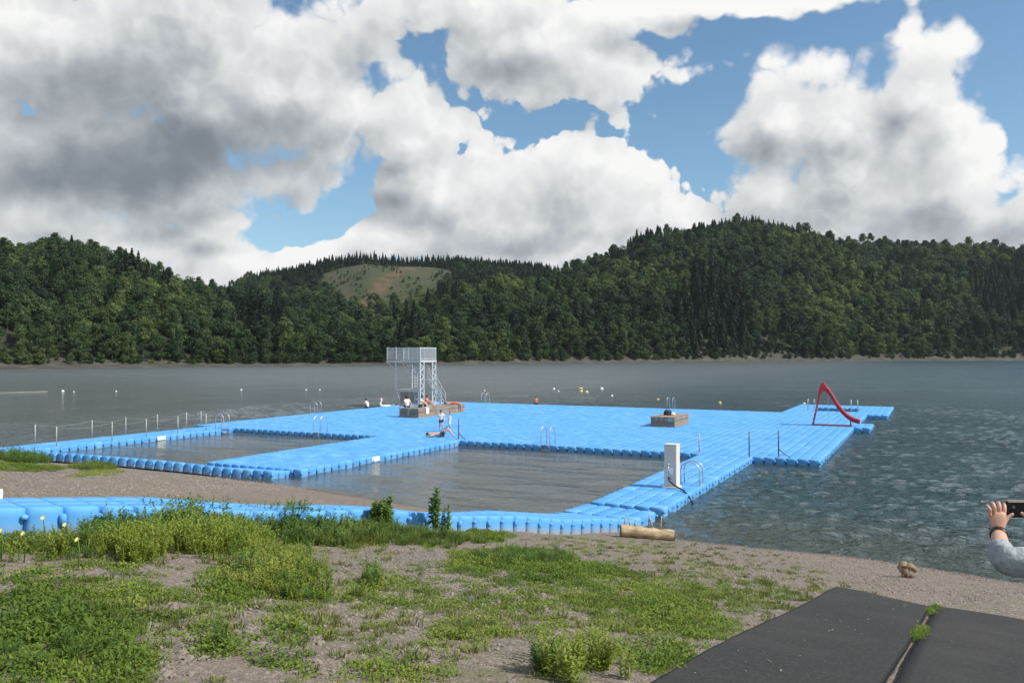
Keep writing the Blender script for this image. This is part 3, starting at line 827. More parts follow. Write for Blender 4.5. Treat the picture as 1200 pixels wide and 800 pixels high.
# ------------------------------------------------------------------ diving tower
def diving_tower():
    r = thing('diving_tower', 'tall pale metal diving tower with railed platform, lattice legs and a stair', 'diving tower', deckpos(-42.3,64.8), ANG)
    X0, Y1, FZ, RZ = -3.7, 2.7, 4.2, 5.38
    mb = MB(); mb.box((X0/2, Y1/2, FZ-.02), (-X0+.1, Y1+.1, .05)); mb.build('platform', M['grating'], r)
    mb = MB()
    for y in (0, Y1): mb.box((X0/2, y, FZ-.12), (-X0+.16, .1, .16))
    for x in (X0, -2.7, -1.3, 0): mb.box((x, Y1/2, FZ-.12), (.1, Y1-.12, .14))
    mb.build('platform_frame', M['lightmetal'], r)
    def panel(a, b):
        m = MB(); a = Vector(a); b = Vector(b); L = (b-a).length; k = int(L/.115)
        for i in range(1, k):
            p = a.lerp(b, i/k); m.bar(p+Vector((0,0,.08)), p+Vector((0,0,1.1)), .055, .02)
        m.bar(a+Vector((0,0,.08)), b+Vector((0,0,.08)), .04); m.bar(a+Vector((0,0,1.14)), b+Vector((0,0,1.14)), .06)
        m.build('railing_panel', M['lightmetal'], r)
    for a, b in (((X0,0,FZ),(-2.7,0,FZ)),((-2.7,0,FZ),(-1.3,0,FZ)),((-1.3,0,FZ),(0,0,FZ)),((0,0,FZ),(0,Y1,FZ)),((X0,Y1,FZ),(-1.8,Y1,FZ)),((-1.8,Y1,FZ),(0,Y1,FZ))): panel(a, b)
    for x in (X0,-2.7,-1.3,0):
        for y in (0,Y1):
            m = MB(); m.bar((x,y,FZ-.2),(x,y,RZ+.02), .075); m.build('railing_post', M['lightmetal'], r)
    def lattice(x, y0, y1):
        m = MB(); m.bar((x,y0,0),(x,y0,FZ-.18), .10); m.bar((x,y1,0),(x,y1,FZ-.18), .09)
        k = 9
        for i in range(k):
            z0 = .1+i*(FZ-.4)/k; z1 = .1+(i+1)*(FZ-.4)/k
            ya, yb = (y0,y1) if i % 2 else (y1,y0)
            m.bar((x,ya,z0),(x,yb,z1), .05)
        m.box((x,(y0+y1)/2,.02),(.3,abs(y1-y0)+.3,.04))
        m.build('lattice_leg', M['lightmetal'], r)
    lattice(0, 0, .62); lattice(0, 2.1, 2.7)
    for y in (0,Y1):
        m = MB(); m.bar((-2.7,y,1.45),(-2.7,y,FZ-.18), .09); m.build('front_leg', M['lightmetal'], r)
        m = MB(); m.bar((-2.7,y,3.2),(X0+.05,y,FZ-.2), .06); m.build('brace', M['lightmetal'], r)
        m = MB(); m.bar((-1.3,y,3.0),(-2.0,y,FZ-.2), .05); m.bar((-.5,y,3.0),(-1.25,y,FZ-.2), .05); m.build('brace', M['lightmetal'], r)
        m = MB(); m.bar((-2.75,y,1.40),(.0,y,1.40), .08); m.bar((-2.7,y,1.35),(-2.05,y,.06), .07); m.bar((-1.2,y,1.35),(-1.75,y,.06), .07)
        m.build('under_frame', M['steel'], r)
    m = MB(); m.bar((-2.7,0,1.40),(-2.7,Y1,1.40), .08); m.bar((-1.3,.06,1.40),(-1.3,Y1-.06,1.40), .07); m.bar((-2.7,.05,2.8),(-2.7,Y1-.05,2.8), .05); m.build('cross_bar', M['steel'], r)
    m = MB(); m.box((-1.9,1.35,.04),(1.5,3.0,.08)); m.build('base_plate', M['grating'], r)
    # central access ladder
    m = MB()
    for y in (1.05,1.5): m.bar((-1.3,y,.08),(-1.3,y,FZ-.1), .05)
    for i in range(14): m.bar((-1.3,1.05,.35+i*.27),(-1.3,1.5,.35+i*.27), .03)
    m.build('ladder', M['lightmetal'], r)
    # stair on the right side
    st_ = MB()
    for y in (1.1,1.9): st_.bar((.15,y,2.25),(1.6,y,.08), .05, .09)
    for i in range(8):
        f = (i+.5)/8; st_.box((.15+1.45*f,1.5,2.25-2.17*f),(.20,.76,.04))
    st_.box((-.1,1.5,2.30),(.75,.95,.05))
    sto = st_.build('stair', M['steel'], r)
    for y in (1.1,1.9):
        m = MB()
        for dz in (.5,.98): m.bar((.12,y,2.3+dz),(1.62,y,.1+dz), .032)
        for f in (0,.33,.66,1): m.bar((.12+1.5*f,y,2.3-2.2*f),(.12+1.5*f,y,2.3-2.2*f+1.0), .04)
        m.build('handrail', M['lightmetal'], sto)
    # dark netting frame under the tower
    m = MB()
    for x in (-2.0,-1.0,0): m.bar((x,-.3,.0),(x,-.3,1.3), .05)
    m.bar((-2.0,-.3,1.3),(0,-.3,1.3), .05); m.build('net_frame', M['steel'], r)
    m = MB()
    for k in range(22): m.bar((-1.96+k*.09,-.3,.12),(-1.96+k*.09,-.3,1.24), .022)
    for k in range(9): m.bar((-1.96,-.303,.2+k*.12),(-.04,-.303,.2+k*.12), .018)
    m.build('netting', M['cloth_dark'], r)
diving_tower()

# ------------------------------------------------------------------ timber sun decks
def sun_deck(s0, s1, t0, t1, h, label):
    r = thing('timber_sun_deck', label, 'sun deck', deckpos((s0+s1)/2,(t0+t1)/2), ANG, 'timber sun decks on the pontoon')
    w, l = s1-s0, t1-t0
    m = MB(); k = 6; bh = (h-.06)/k
    for i in range(k):
        z = (i+.5)*bh
        for y in (-l/2,l/2): m.box((0,y,z),(w,.035,bh-.022), None, .004)
        for x in (-w/2,w/2): m.box((x,0,z),(.035,l-.08,bh-.022), None, .004)
    m.build('side_boards', M['plank'], r)
    m = MB(); k = max(2, round(w/.14)); bw = (w+.1)/k
    for i in range(k): m.box((-w/2-.05+(i+.5)*bw,0,h-.02),(bw-.012,l+.1,.04), None, .005)
    m.build('top_boards', M['plank'], r)
    m = MB()
    for x in (-w/2+.09,w/2-.09):
        for y in (-l/2+.09,l/2-.09): m.box((x,y,h/2-.04),(.07,.07,h-.08))
    m.build('corner_posts', M['endgrain'], r)
sun_deck(-36,-34.3,52.3,54.75,.70,'long weathered timber sun deck with three people sitting on it near the diving tower')
sun_deck(-35.9,-34.4,54.9,59.4,.66,'weathered timber sun deck with one person lying on it, behind the three sitters')
sun_deck(-16.6,-15.0,53.3,56.9,.66,'weathered timber sun deck standing alone between tower and slide, a bag on top')

# ------------------------------------------------------------------ slide
def slide():
    r = thing('water_slide', 'red water slide with tall ladder legs running off the pontoon edge', 'slide', deckpos(-6.6,59.4), ANG); r.scale = (.70,.88,1)
    W = .62
    path = [(0,2.45),(.22,2.50),(.5,2.36),(.85,1.98),(1.25,1.45),(1.7,1.0),(2.2,.62),(2.7,.38),(3.15,.26),(3.45,.24)]
    # resample smoothly
    P = np.array(path); tt = np.linspace(0, len(P)-1, 40)
    px_ = np.interp(tt, range(len(P)), P[:,0]); pz_ = np.interp(tt, range(len(P)), P[:,1])
    for _ in range(3):
        px_[1:-1] = (px_[:-2]+2*px_[1:-1]+px_[2:])/4; pz_[1:-1] = (pz_[:-2]+2*pz_[1:-1]+pz_[2:])/4
    prof = [(-W/2-.04,.20),(-W/2,.22),(-W/2+.03,.06),(-W/4,-.01),(0,-.03),(W/4,-.01),(W/2-.03,.06),(W/2,.22),(W/2+.04,.20)]
    th = .035; m = MB(); vs = []; K = len(prof)
    for layer in (0,1):
        for i in range(40):
            a, b = max(i-1,0), min(i+1,39); d = Vector((px_[b]-px_[a],0,pz_[b]-pz_[a])).normalized(); nrm = Vector((-d.z,0,d.x))
            for (y, o) in prof: vs.append(Vector((px_[i],y*(1 if layer == 0 else 1.03),pz_[i]))+nrm*(o-th*layer))
    fs = []; off = 40*K
    for i in range(39):
        for k in range(K-1):
            fs.append((i*K+k,(i+1)*K+k,(i+1)*K+k+1,i*K+k+1)); fs.append((off+i*K+k,off+i*K+k+1,off+(i+1)*K+k+1,off+(i+1)*K+k))
        for k in (0,K-1): fs.append((i*K+k,off+i*K+k,off+(i+1)*K+k,(i+1)*K+k))
    m.add(vs, fs); m.build('chute', M['red'], r, True)
    for y in (-W/2-.02, W/2+.02):      # rolled side rims
        m = MB(); pts = []
        for i in range(0,40,2):
            a, b = max(i-1,0), min(i+1,39); d = Vector((px_[b]-px_[a],0,pz_[b]-pz_[a])).normalized(); pts.append(Vector((px_[i],y,pz_[i]))+Vector((-d.z,0,d.x))*.22)
        m.tube(pts, .035, 8); m.build('side_rim', M['pinkmetal'], r, True)
    # hooded guard at the top
    m = MB()
    for y in (-W/2-.03, W/2+.03):
        m.tube([(-.28,y,1.55),(-.12,y,2.35),(.02,y,2.78),(.22,y,2.86),(.42,y,2.72),(.55,y,2.42)], .035, 8)
    m.build('top_rail', M['red'], r, True)
    for y in (-W/2-.03, W/2+.03):
        s_ = [(-.16,2.10),(-.06,2.52),(.05,2.76),(.22,2.82),(.40,2.70),(.56,2.36),(.72,2.16),(.50,2.22),(.25,2.30),(.0,2.18)]
        m = MB(); n_ = len(s_)
        m.add([(x,y-.012,z) for x,z in s_]+[(x,y+.012,z) for x,z in s_], [tuple(range(n_)), tuple(range(2*n_-1,n_-1,-1))]+[(k,n_+k,n_+(k+1)%n_,(k+1)%n_) for k in range(n_)])
        m.build('side_shield', M['red'], r)
    for y in (-W/2-.03, W/2+.03):
        m = MB(); m.tube([(-.75,y,.04),(-.28,y,1.55),(-.10,y,2.2),(0,y,2.45)], .045, 8); m.build('leg', M['red'], r, True)
        m = MB(); m.tube([(2.65,y*.8,.03),(2.62,y*.8,.38)], .035, 8); m.build('leg', M['pinkmetal'], r, True)
        m = MB(); m.box((.95,y,.035),(3.6,.06,.05)); m.build('base_rail', M['pinkmetal'], r)
    m = MB()
    for i in range(8):
        z = .25+i*.28; x = -.75+(z/1.55*.47 if z < 1.55 else .47+(z-1.55)*.28); m.tube([(x,-W/2-.03,z),(x,W/2+.03,z)], .022, 6)
    m.build('ladder_rungs', M['steel'], r, True)
    m = MB(); m.tube([(.6,W/2+.02,.06),(.6,W/2+.02,1.95)], .022, 6); m.build('water_pipe', M['steel'], r)
slide()

# ------------------------------------------------------------------ shower pillar and small fittings
def pillar():
    r = thing('shower_pillar', 'square pale concrete shower pillar on the right-hand walkway of the pontoon', 'shower', deckpos(-8.42,29.6), ANG)
    m = MB(); m.box((0,0,.80),(.46,.46,1.5), None, .015); m.build('column', M['concrete'], r)
    m = MB(); m.box((0,0,.025),(.58,.58,.05), None, .01); m.build('base_slab', M['concrete'], r)
    m = MB(); m.box((0,0,1.565),(.48,.48,.03), None, .006); m.build('cap', M['concrete'], r)
    m = MB(); m.tube([(-.05,-.235,1.55-.75),(-.05,-.30,.86),(-.05,-.30,.6),(-.05,-.25,.52)], .018, 8); m.ball((-.05,-.29,.86), .035); m.build('tap', M['steel'], r, True)
    m = MB(); m.box((0,-.236,.62),(.22,.012,.24), None, .004); m.build('hatch', M['white'], r)
    h = MB(); h.tube([(-.02,-.24,.34),(-.04,-.33,.40),(.0,-.38,.30),(.18,-.42,.16),(.42,-.50,.06),(.62,-.75,.05),(.78,-1.05,.02),(.98,-1.25,-.10),(1.1,-1.3,-.32)], .03, 8)
    ho = h.build('hose', M['hose'], None, True); ho.location = r.location; ho.rotation_euler = r.rotation_euler
    tag(ho, 'black rubber hose running from the pale shower pillar into the lake', 'hose')
pillar()

def pool_ladder(s, t, rz, label, h=1.0, depth=.9):
    """local +y points to the water side"""
    r = thing('pool_ladder', label, 'ladder', deckpos(s,t), ANG+rz, 'metal bathing ladders on the pontoon')
    for x in (-.25,.25):
        m = MB(); pts = [(x,-.55,0),(x,-.55,h*.62)]
        for k in range(7):
            a = math.pi-math.pi*k/6; pts.append((x,-.2+.35*math.cos(a),h*.68+.32*h*math.sin(a)))
        pts += [(x,.15,h*.3),(x,.15,-depth)]
        m.tube(pts, .021, 8); m.build('side_rail', M['steel'], r, True)
    for i in range(4):
        m = MB(); m.box((0,.15,.0-i*.26),(.5,.09,.03), None, .006); m.build('step', M['steel'], r)
H = math.pi
pool_ladder(-33.6,40.1,H,'steel ladder into the left-hand pool from its far edge')
pool_ladder(-18.2,40.1,H,'steel ladder into the right-hand pool from its far edge')
pool_ladder(-7.75,30.6,-H/2,'steel ladder beside the pale shower pillar',.85)
pool_ladder(-44.45,52.5,H/2,'steel ladder on the outer left edge of the pontoon, before the diving tower')
pool_ladder(-40.6,39.3,-H/2,'steel ladder at the corner where the left walkway meets the pontoon')
pool_ladder(-9.0,74.2,0,'steel ladder at the little pool behind the red slide',1.0)
pool_ladder(-5.6,74.0,0,'steel ladder at the right end of the little pool behind the red slide',1.0)
pool_ladder(-38.6,70.9,0,'steel ladder on the far edge of the pontoon right of the diving tower')
pool_ladder(-20.2,70.9,0,'steel ladder on the far edge of the pontoon behind the lone timber deck')

def mooring_pole(s, t, h, label, m_='darkpole', foot=0):
    r = thing('mooring_pole', label, 'pole', deckpos(s,t), ANG, 'slim poles on the pontoon')
    m = MB(); m.tube([(0,0,-.02),(0,0,h)], .028, 8); m.build('pole', M[m_], r, True)
    m = MB(); m.box((0,0,.01),(.22,.22,.02), None, .004); m.build('foot_plate', M['steel'], r)
    if foot:
        m = MB(); m.tube([(0,0,.36),(.28*foot,-.12,.16),(.55*foot,-.2,.02)], .022, 6); m.build('strut', M['darkpole'], r, True)
mooring_pole(-23.9,40.6,1.15,'thin dark pole with a slanting strut at the far left corner of the right-hand pool',foot=1)
mooring_pole(-10.1,40.3,.95,'thin pale pole just right of the right-hand pool','greypole')
mooring_pole(-7.6,39.7,1.2,'thin dark pole where the right-hand walkway joins the main pontoon')
mooring_pole(-6.4,40.5,1.25,'thin dark pole with a slanting strut on the front right corner of the pontoon',foot=1)
mooring_pole(-26.9,44.6,1.25,'thin dark pole with slanting strut and a pale towel on it',foot=-1)
p = deckpos(-26.9,44.6)
m = MB()
for k, (dx, z0, z1) in enumerate(((-.05,.35,.95),(.03,.30,.98),(.08,.42,.9))): m.box((dx,-.05-.012*k,(z0+z1)/2),(.12,.02,z1-z0), Euler((0,.08*(k-1),.3*k)), .006)
o = m.build('towel', M['cloth_white']); o.location = p; o.rotation_euler = (0,0,ANG); tag(o, 'pale towel hung on the thin pole between the two pools', 'towel')

def rope_fence(s, pxs, label, dz):
    r = thing('rope_fence', label, 'fence', deckpos(s,25.5), 0, 'rope fences of the left walkway'); tops = []
    for x in pxs:
        q = (x-600)/F; t = -s*(U[0]-q*U[1])/(V[0]-q*V[1])
        p = deckpos(s,t); l = (p[0]-r.location.x, p[1]-r.location.y, 0)
        m = MB(); m.tube([(l[0],l[1],dz),(l[0],l[1],1.05)], .026, 8); m.build('post', M['greypole'], r, True); tops.append(Vector((l[0],l[1],1.0)))
    m = MB()
    for a, b in zip(tops, tops[1:]):
        m.tube([a.lerp(b,f)-Vector((0,0,.30*4*f*(1-f)*.5)) for f in np.linspace(0,1,9)], .0045, 5)
    m.build('rope', M['rope'], r, True)
rope_fence(-42.85,[42,108.5,148,185,219,236],'rope fence of slim grey posts along the outer edge of the left walkway',0)
rope_fence(-40.65,[67,132,172,209,242],'rope fence of slim grey posts along the pool side of the left walkway',0)

# ------------------------------------------------------------------ buoys, swan
def buoy(px, py, size, kind, label):
    x, y = px_plane(px, py, 0.1); r = size
    o = thing('buoy', label, 'buoy', (x,y,0), 0, 'small buoys on the lake'); r *= .68
    m = MB(); m.ball((0,0,r*.2), r, 10, (1,1,.85)); m.build('float_body', M[kind], o, True)
    m = MB(); m.lathe([(r*.18,r*1.0),(r*.18,r*1.12),(r*.1,r*1.16)], 8); m.build('top_ring', M['greypole'], o, True)
for b in ((74,457.5,.27,'white','largest white buoy on the water behind the left walkway'),(87,458,.14,'white','tiny white buoy just right of the largest one behind the left walkway'),
 (136.5,457.5,.16,'white','small white buoy floating right of the pair behind the left walkway'),(283,456,.2,'white','lone white buoy on the open water above the left pool'),
 (359,456,.18,'white','left one of the two small white buoys left of the diving tower'),(375,456,.16,'white','right one of the two small white buoys left of the diving tower'),
 (649,455,.26,'white','left flat white buoy behind the middle of the pontoon'),(654.5,457.5,.18,'white','small white buoy just below the flat white one behind the pontoon'),
 (705,455,.36,'white','largest white buoy behind the middle of the pontoon'),(717,463,.22,'white','white buoy nearer the pontoon, right of the largest one'),
 (771,467,.2,'yellow','small yellowish buoy close behind the lone timber sun deck'),(843.5,471,.24,'yellow','yellowish buoy behind the pontoon, right of the lone timber deck'),
 (942,472,.2,'white','white buoy left of the red slide at the far pontoon edge'),(568,457,.17,'white','small white buoy right of the diving tower')):
    buoy(*b)
def float_mark(px, py, L, label):
    x, y = px_plane(px, py, .08)
    o = thing('marker_float', label, 'float', (x,y,0), rng.uniform(-.3,.3), 'long yellow marker floats')
    m = MB(); m.lathe([(.02,-L/2),(.13,-L/2+.06),(.15,0),(.13,L/2-.06),(.02,L/2)], 10); me = m.mesh('float_body', M['yellow'], True); f = link('float_body', me, o); f.rotation_euler = (0,R(90),0); f.location = (0,0,.08)
for a in ((680.5,455,.62,'top one of three long yellow floats behind the pontoon'),(681,458.3,.45,'lower left of three long yellow floats behind the pontoon'),(687.5,459,.45,'lower right of three long yellow floats behind the pontoon')): float_mark(*a)
m = MB(); a = px_plane(4,460,.02); b = px_plane(56,458.5,.02)
m.tube([(a[0]-8,a[1],.02),(a[0],a[1],.03),((a[0]+b[0])/2,(a[1]+b[1])/2,.03),(b[0],b[1],.03)], .035, 6); o = m.build('float_line', M['rope'], None, True)
tag(o, 'pale floating rope line on the water behind the left walkway', 'rope')

def swan():
    x, y = px_plane(453,476.5,.1)
    r = thing('inflatable_swan', 'white inflatable swan floating left of the diving tower', 'inflatable', (x,y,.02), .1); r.scale = (.58,.58,.58)
    m = MB(); m.lathe([(.5,.0),(.78,.08),(.85,.25),(.74,.42),(.5,.46)], 18, (0,0,0), 1.25, .8); m.build('ring_body', M['white'], r, True)
    m = MB(); m.tube([(-.78,0,.3),(-1.0,0,.62),(-.92,0,.98),(-.74,0,1.22),(-.82,0,1.42),(-1.02,0,1.42)], [.2,.16,.13,.13,.16,.12], 10); m.build('neck_and_head', M['white'], r, True)
    m = MB(); m.tube([(-1.1,0,1.40),(-1.3,0,1.33)], [.07,.02], 8); m.build('beak', M['orange'], r, True)
    m = MB(); m.tube([(.9,0,.3),(1.25,0,.55)], [.22,.03], 8); m.build('tail', M['white'], r, True)
swan()

# ------------------------------------------------------------------ people
def skin_mesh(name, verts, edges, root=0, sub=2):
    """continuous limbed surface grown from a joint skeleton"""
    me = bpy.data.meshes.new(name); me.from_pydata([v[:3] for v in verts], edges, [])
    o = bpy.data.objects.new(name, me); COL.objects.link(o)
    md = o.modifiers.new('skin', 'SKIN'); md.use_smooth_shade = True
    if not me.skin_vertices: 
        bm = bmesh.new(); bm.from_mesh(me); bm.verts.layers.skin.verify(); bm.to_mesh(me); bm.free()
    for i, v in enumerate(verts):
        sv = me.skin_vertices[0].data[i]
        rr = v[3] if isinstance(v[3], (tuple, list)) else (v[3], v[3]); sv.radius = rr; sv.use_root = (i == root)
    ss = o.modifiers.new('sub', 'SUBSURF'); ss.levels = sub; ss.render_levels = sub
    dg = bpy.context.evaluated_depsgraph_get(); dg.update()
    out = bpy.data.meshes.new_from_object(o.evaluated_get(dg)); out.name = name
    bpy.data.objects.remove(o); bpy.data.meshes.remove(me)
    return out
BONES = [('pelvis','waist'),('waist','chest'),('chest','neck'),('neck','head'),('head','crown'),
 ('chest','shL'),('shL','elL'),('elL','wrL'),('wrL','haL'),('chest','shR'),('shR','elR'),('elR','wrR'),('wrR','haR'),
 ('pelvis','hiL'),('hiL','knL'),('knL','anL'),('anL','toL'),('pelvis','hiR'),('hiR','knR'),('knR','anR'),('anR','toR')]
RAD = dict(pelvis=.125,waist=.115,chest=.135,neck=.055,head=.095,crown=.06,sh=.065,el=.042,wr=.030,ha=.032,hi=.092,kn=.058,an=.038,to=.032)
def person(label, loc, rz, J, scale=1, skin='skin', hair='hair', tops=None, bottoms='cloth_dark', hairlong=False, name='person', group=None):
    """J: joints, x right, y forward, z up"""
    r = thing(name, label, 'person', loc, rz, group); r.scale = (scale,)*3
    ks = list(J.keys()); iv = {k: i for i, k in enumerate(ks)}
    def rad(k): return RAD.get(k) or RAD[k[:2]]
    vs = [(*J[k], rad(k)) for k in ks]; es = [(iv[a], iv[b]) for a, b in BONES if a in iv and b in iv]
    me = skin_mesh('body', vs, es, iv['pelvis']); me.materials.append(M[skin]); link('body', me, r)
    hd = Vector(J['head']); cr = Vector(J['crown']); up = (cr-hd).normalized()
    fwd = Vector(J.get('face', (0,1,0))) if 'face' in J else Vector((0,1,0))
    m = MB(); m.ball(cr*.55+hd*.45-fwd*.025, .108, 8, (1,1.05,1)); 
    if hairlong: m.ball(hd-fwd*.06-up*.06, .095, 8, (1,.8,1.3))
    m.build('hair', M[hair], r, True)
    if tops:
        seq = ['waist','chest','shL','elL','shR','elR']; idx = {k: i for i, k in enumerate(seq)}
        pv = Vector(J['pelvis']); 
        v2 = []
        for k in seq:
            p = Vector(J[k])
            if k[:2] == 'el': p = Vector(J['sh'+k[2]]).lerp(p, .6)
            v2.append((*p, rad(k)*1.18+.012 if k[:2] != 'el' else .062))
        me = skin_mesh('shirt', v2+[(*(pv.lerp(Vector(J['waist']), .3)), .142)], [(6,0),(0,1),(1,2),(2,3),(1,4),(4,5)], 0); me.materials.append(M[tops]); link('shirt', me, r)
    if bottoms:
        v2 = [(*J['pelvis'], .145),(*J['hiL'], .112),(*Vector(J['hiL']).lerp(Vector(J['knL']), .5), .092),(*J['hiR'], .112),(*Vector(J['hiR']).lerp(Vector(J['knR']), .5), .092)]
        me = skin_mesh('shorts', v2, [(0,1),(1,2),(0,3),(3,4)], 0); me.materials.append(M[bottoms]); link('shorts', me, r)
    return r
def J_stand(lean=.0, step=.18):
    return dict(pelvis=(0,0,.95),waist=(0,.02+lean*.3,1.10),chest=(0,.03+lean,1.33),neck=(0,.04+lean*1.3,1.50),head=(0,.07+lean*1.6,1.62),crown=(0,.06+lean*1.7,1.72),
     shL=(-.19,.03+lean,1.41),elL=(-.26,.05+lean,1.13),wrL=(-.24,.22+lean,.93),haL=(-.23,.27+lean,.84),shR=(.19,.03+lean,1.41),elR=(.25,.02+lean,1.13),wrR=(.24,.18+lean,.94),haR=(.22,.24+lean,.86),
     hiL=(-.10,0,.90),knL=(-.11,step,.50),anL=(-.11,step*.6,.08),toL=(-.12,step*.6+.17,.03),hiR=(.10,0,.90),knR=(.11,-step*.3,.49),anR=(.11,-step,.08),toR=(.12,-step+.17,.03))
def J_sit(kz=.42, lean=.0, arms='knees', legs='bent'):
    d = dict(pelvis=(0,0,.11),waist=(0,.02+lean*.3,.27),chest=(0,.06+lean,.50),neck=(0,.09+lean*1.3,.66),head=(0,.13+lean*1.5,.78),crown=(0,.12+lean*1.6,.88),
      shL=(-.19,.06+lean,.57),shR=(.19,.06+lean,.57),hiL=(-.10,.05,.10),hiR=(.10,.05,.10))
    if legs == 'bent': d.update(knL=(-.14,.42,kz),anL=(-.13,.66,.07),toL=(-.13,.82,.03),knR=(.14,.40,kz),anR=(.13,.64,.07),toR=(.13,.80,.03))
    if legs == 'out': d.update(knL=(-.12,.48,.17),anL=(-.12,.90,.06),toL=(-.13,.96,.18),knR=(.12,.48,.17),anR=(.12,.90,.06),toR=(.13,.96,.18))
    if legs == 'hang': d.update(knL=(-.12,.46,.10),anL=(-.12,.50,-.34),toL=(-.12,.64,-.40),knR=(.12,.46,.10),anR=(.12,.47,-.34),toR=(.12,.61,-.40))
    if arms == 'knees': d.update(elL=(-.26,.22+lean,.40),wrL=(-.15,.38,.44),haL=(-.12,.45,.42),elR=(.26,.22+lean,.40),wrR=(.15,.38,.44),haR=(.12,.45,.42))
    if arms == 'back': d.update(elL=(-.28,-.10,.32),wrL=(-.26,-.26,.08),haL=(-.27,-.33,.03),elR=(.28,-.10,.32),wrR=(.26,-.26,.08),haR=(.27,-.33,.03))
    return d
def J_lie(knees=.5, down=False):
    return dict(pelvis=(0,0,.12),waist=(0,-.17,.12),chest=(0,-.40,.13),neck=(0,-.58,.13),head=(0,-.70,.14),crown=(0,-.80,.14),
      shL=(-.19,-.47,.11),elL=(-.33,-.28,.07),wrL=(-.28,-.05,.05),haL=(-.26,.03,.04),shR=(.19,-.47,.11),elR=(.38,-.62,.07),wrR=(.25,-.82,.06),haR=(.20,-.88,.05),
      hiL=(-.10,.06,.11),knL=(-.12,.40,knees),anL=(-.12,.66 if knees > .2 else .86,.08),toL=(-.12,.82 if knees > .2 else .95,.05),
      hiR=(.10,.06,.11),knR=(.12,.42,knees*.9),anR=(.12,.70 if knees > .2 else .86,.08),toR=(.12,.86 if knees > .2 else .95,.05))
dz = DECK+.70
person('dark-haired person in a white top sitting at the left end of the timber deck', deckpos(-35.75,53.0,dz), ANG+R(70), J_sit(.36,.02,'back','out'), 1, 'skin','hair','cloth_white','cloth_dark',True, group='people sitting on the timber deck')
person('dark-haired person in white sitting in the middle of the three on the timber deck', deckpos(-34.95,53.5,dz), ANG+R(-70), J_sit(.42,.06,'knees','bent'), 1, 'skin','hair','cloth_white','cloth_dark', group='people sitting on the timber deck')
person('person in a salmon red top sitting rightmost of the three on the timber deck', deckpos(-34.95,54.3,dz), ANG+R(-75), J_sit(.42,.04,'knees','bent'), 1.02, 'skin_tan','hair_brown','cloth_pink','cloth_dark', group='people sitting on the timber deck')
jl = J_lie(.12); jl.update(knL=(-.12,.50,.10),anL=(-.12,.60,-.34),toL=(-.12,.74,-.42),knR=(.12,.48,.10),anR=(.12,.56,-.34),toR=(.12,.70,-.42))
person('person lying back on the rear timber deck, legs hanging over its end', deckpos(-34.7,58.3,DECK+.66), ANG+R(-62), jl, 1, 'skin_tan','hair_brown',None,'cloth_pink')
x, y = px_plane(517,505,DECK)
person('child in white top and dark shorts standing by the lying sunbather', (x,y,DECK), ANG+R(-150), J_stand(.06,.14), .76, 'skin','hair_brown','cloth_white','cloth_dark')
x, y = px_plane(517,511.5,DECK)
person('sunbather lying on the blue deck with knees raised, beside the standing child', (x,y,DECK+.03), ANG+R(-62), J_lie(.5), 1, 'skin','hair_brown',None,'cloth_dark')
x, y = px_plane(431,478,DECK)
person('dark-haired bather in white sitting on the left pontoon edge, left of the swan', (x,y,DECK), ANG+R(100), J_sit(.4,.05,'knees','hang'), .95, 'skin','hair','cloth_white','cloth_dark')
x, y = px_plane(628,473.6,DECK)
person('bather in a salmon red top sitting on the far pontoon edge', (x,y,DECK), ANG+R(10), J_sit(.42,.05,'knees','bent'), .85, 'skin_tan','hair_brown','cloth_pink','cloth_dark')
m = MB(); m.box((0,0,0),(.02,.42,.5), None, .006); m.box((-.2,0,.25),(.42,.42,.02), None, .006); o = m.build('hanging_towel', M['cloth_white']); o.location = deckpos(-34.24,53.5,DECK+.48); o.rotation_euler = (0,0,ANG); tag(o, 'white towel hanging over the side of the timber deck below the sitters', 'towel')
def bag():
    r = thing('beach_bag', 'small dark bag with a white cloth on the lone timber sun deck', 'bag', deckpos(-15.9,54.9,DECK+.66), ANG+.4)
    m = MB(); m.lathe([(.16,0),(.22,.05),(.21,.25),(.13,.36)], 12, (0,0,0), 1.3, .7); m.build('bag_body', M['cloth_dark'], r, True)
    m = MB(); m.tube([(-.12,0,.33),(-.08,0,.52),(.08,0,.52),(.12,0,.33)], .015, 6); m.build('handle', M['cloth_dark'], r, True)
    m = MB(); m.lathe([(.12,0),(.16,.06),(.10,.16),(.03,.2)], 10, (.34,-.03,0), 1.2, .8); m.build('white_cloth', M['cloth_white'], r, True)
bag()

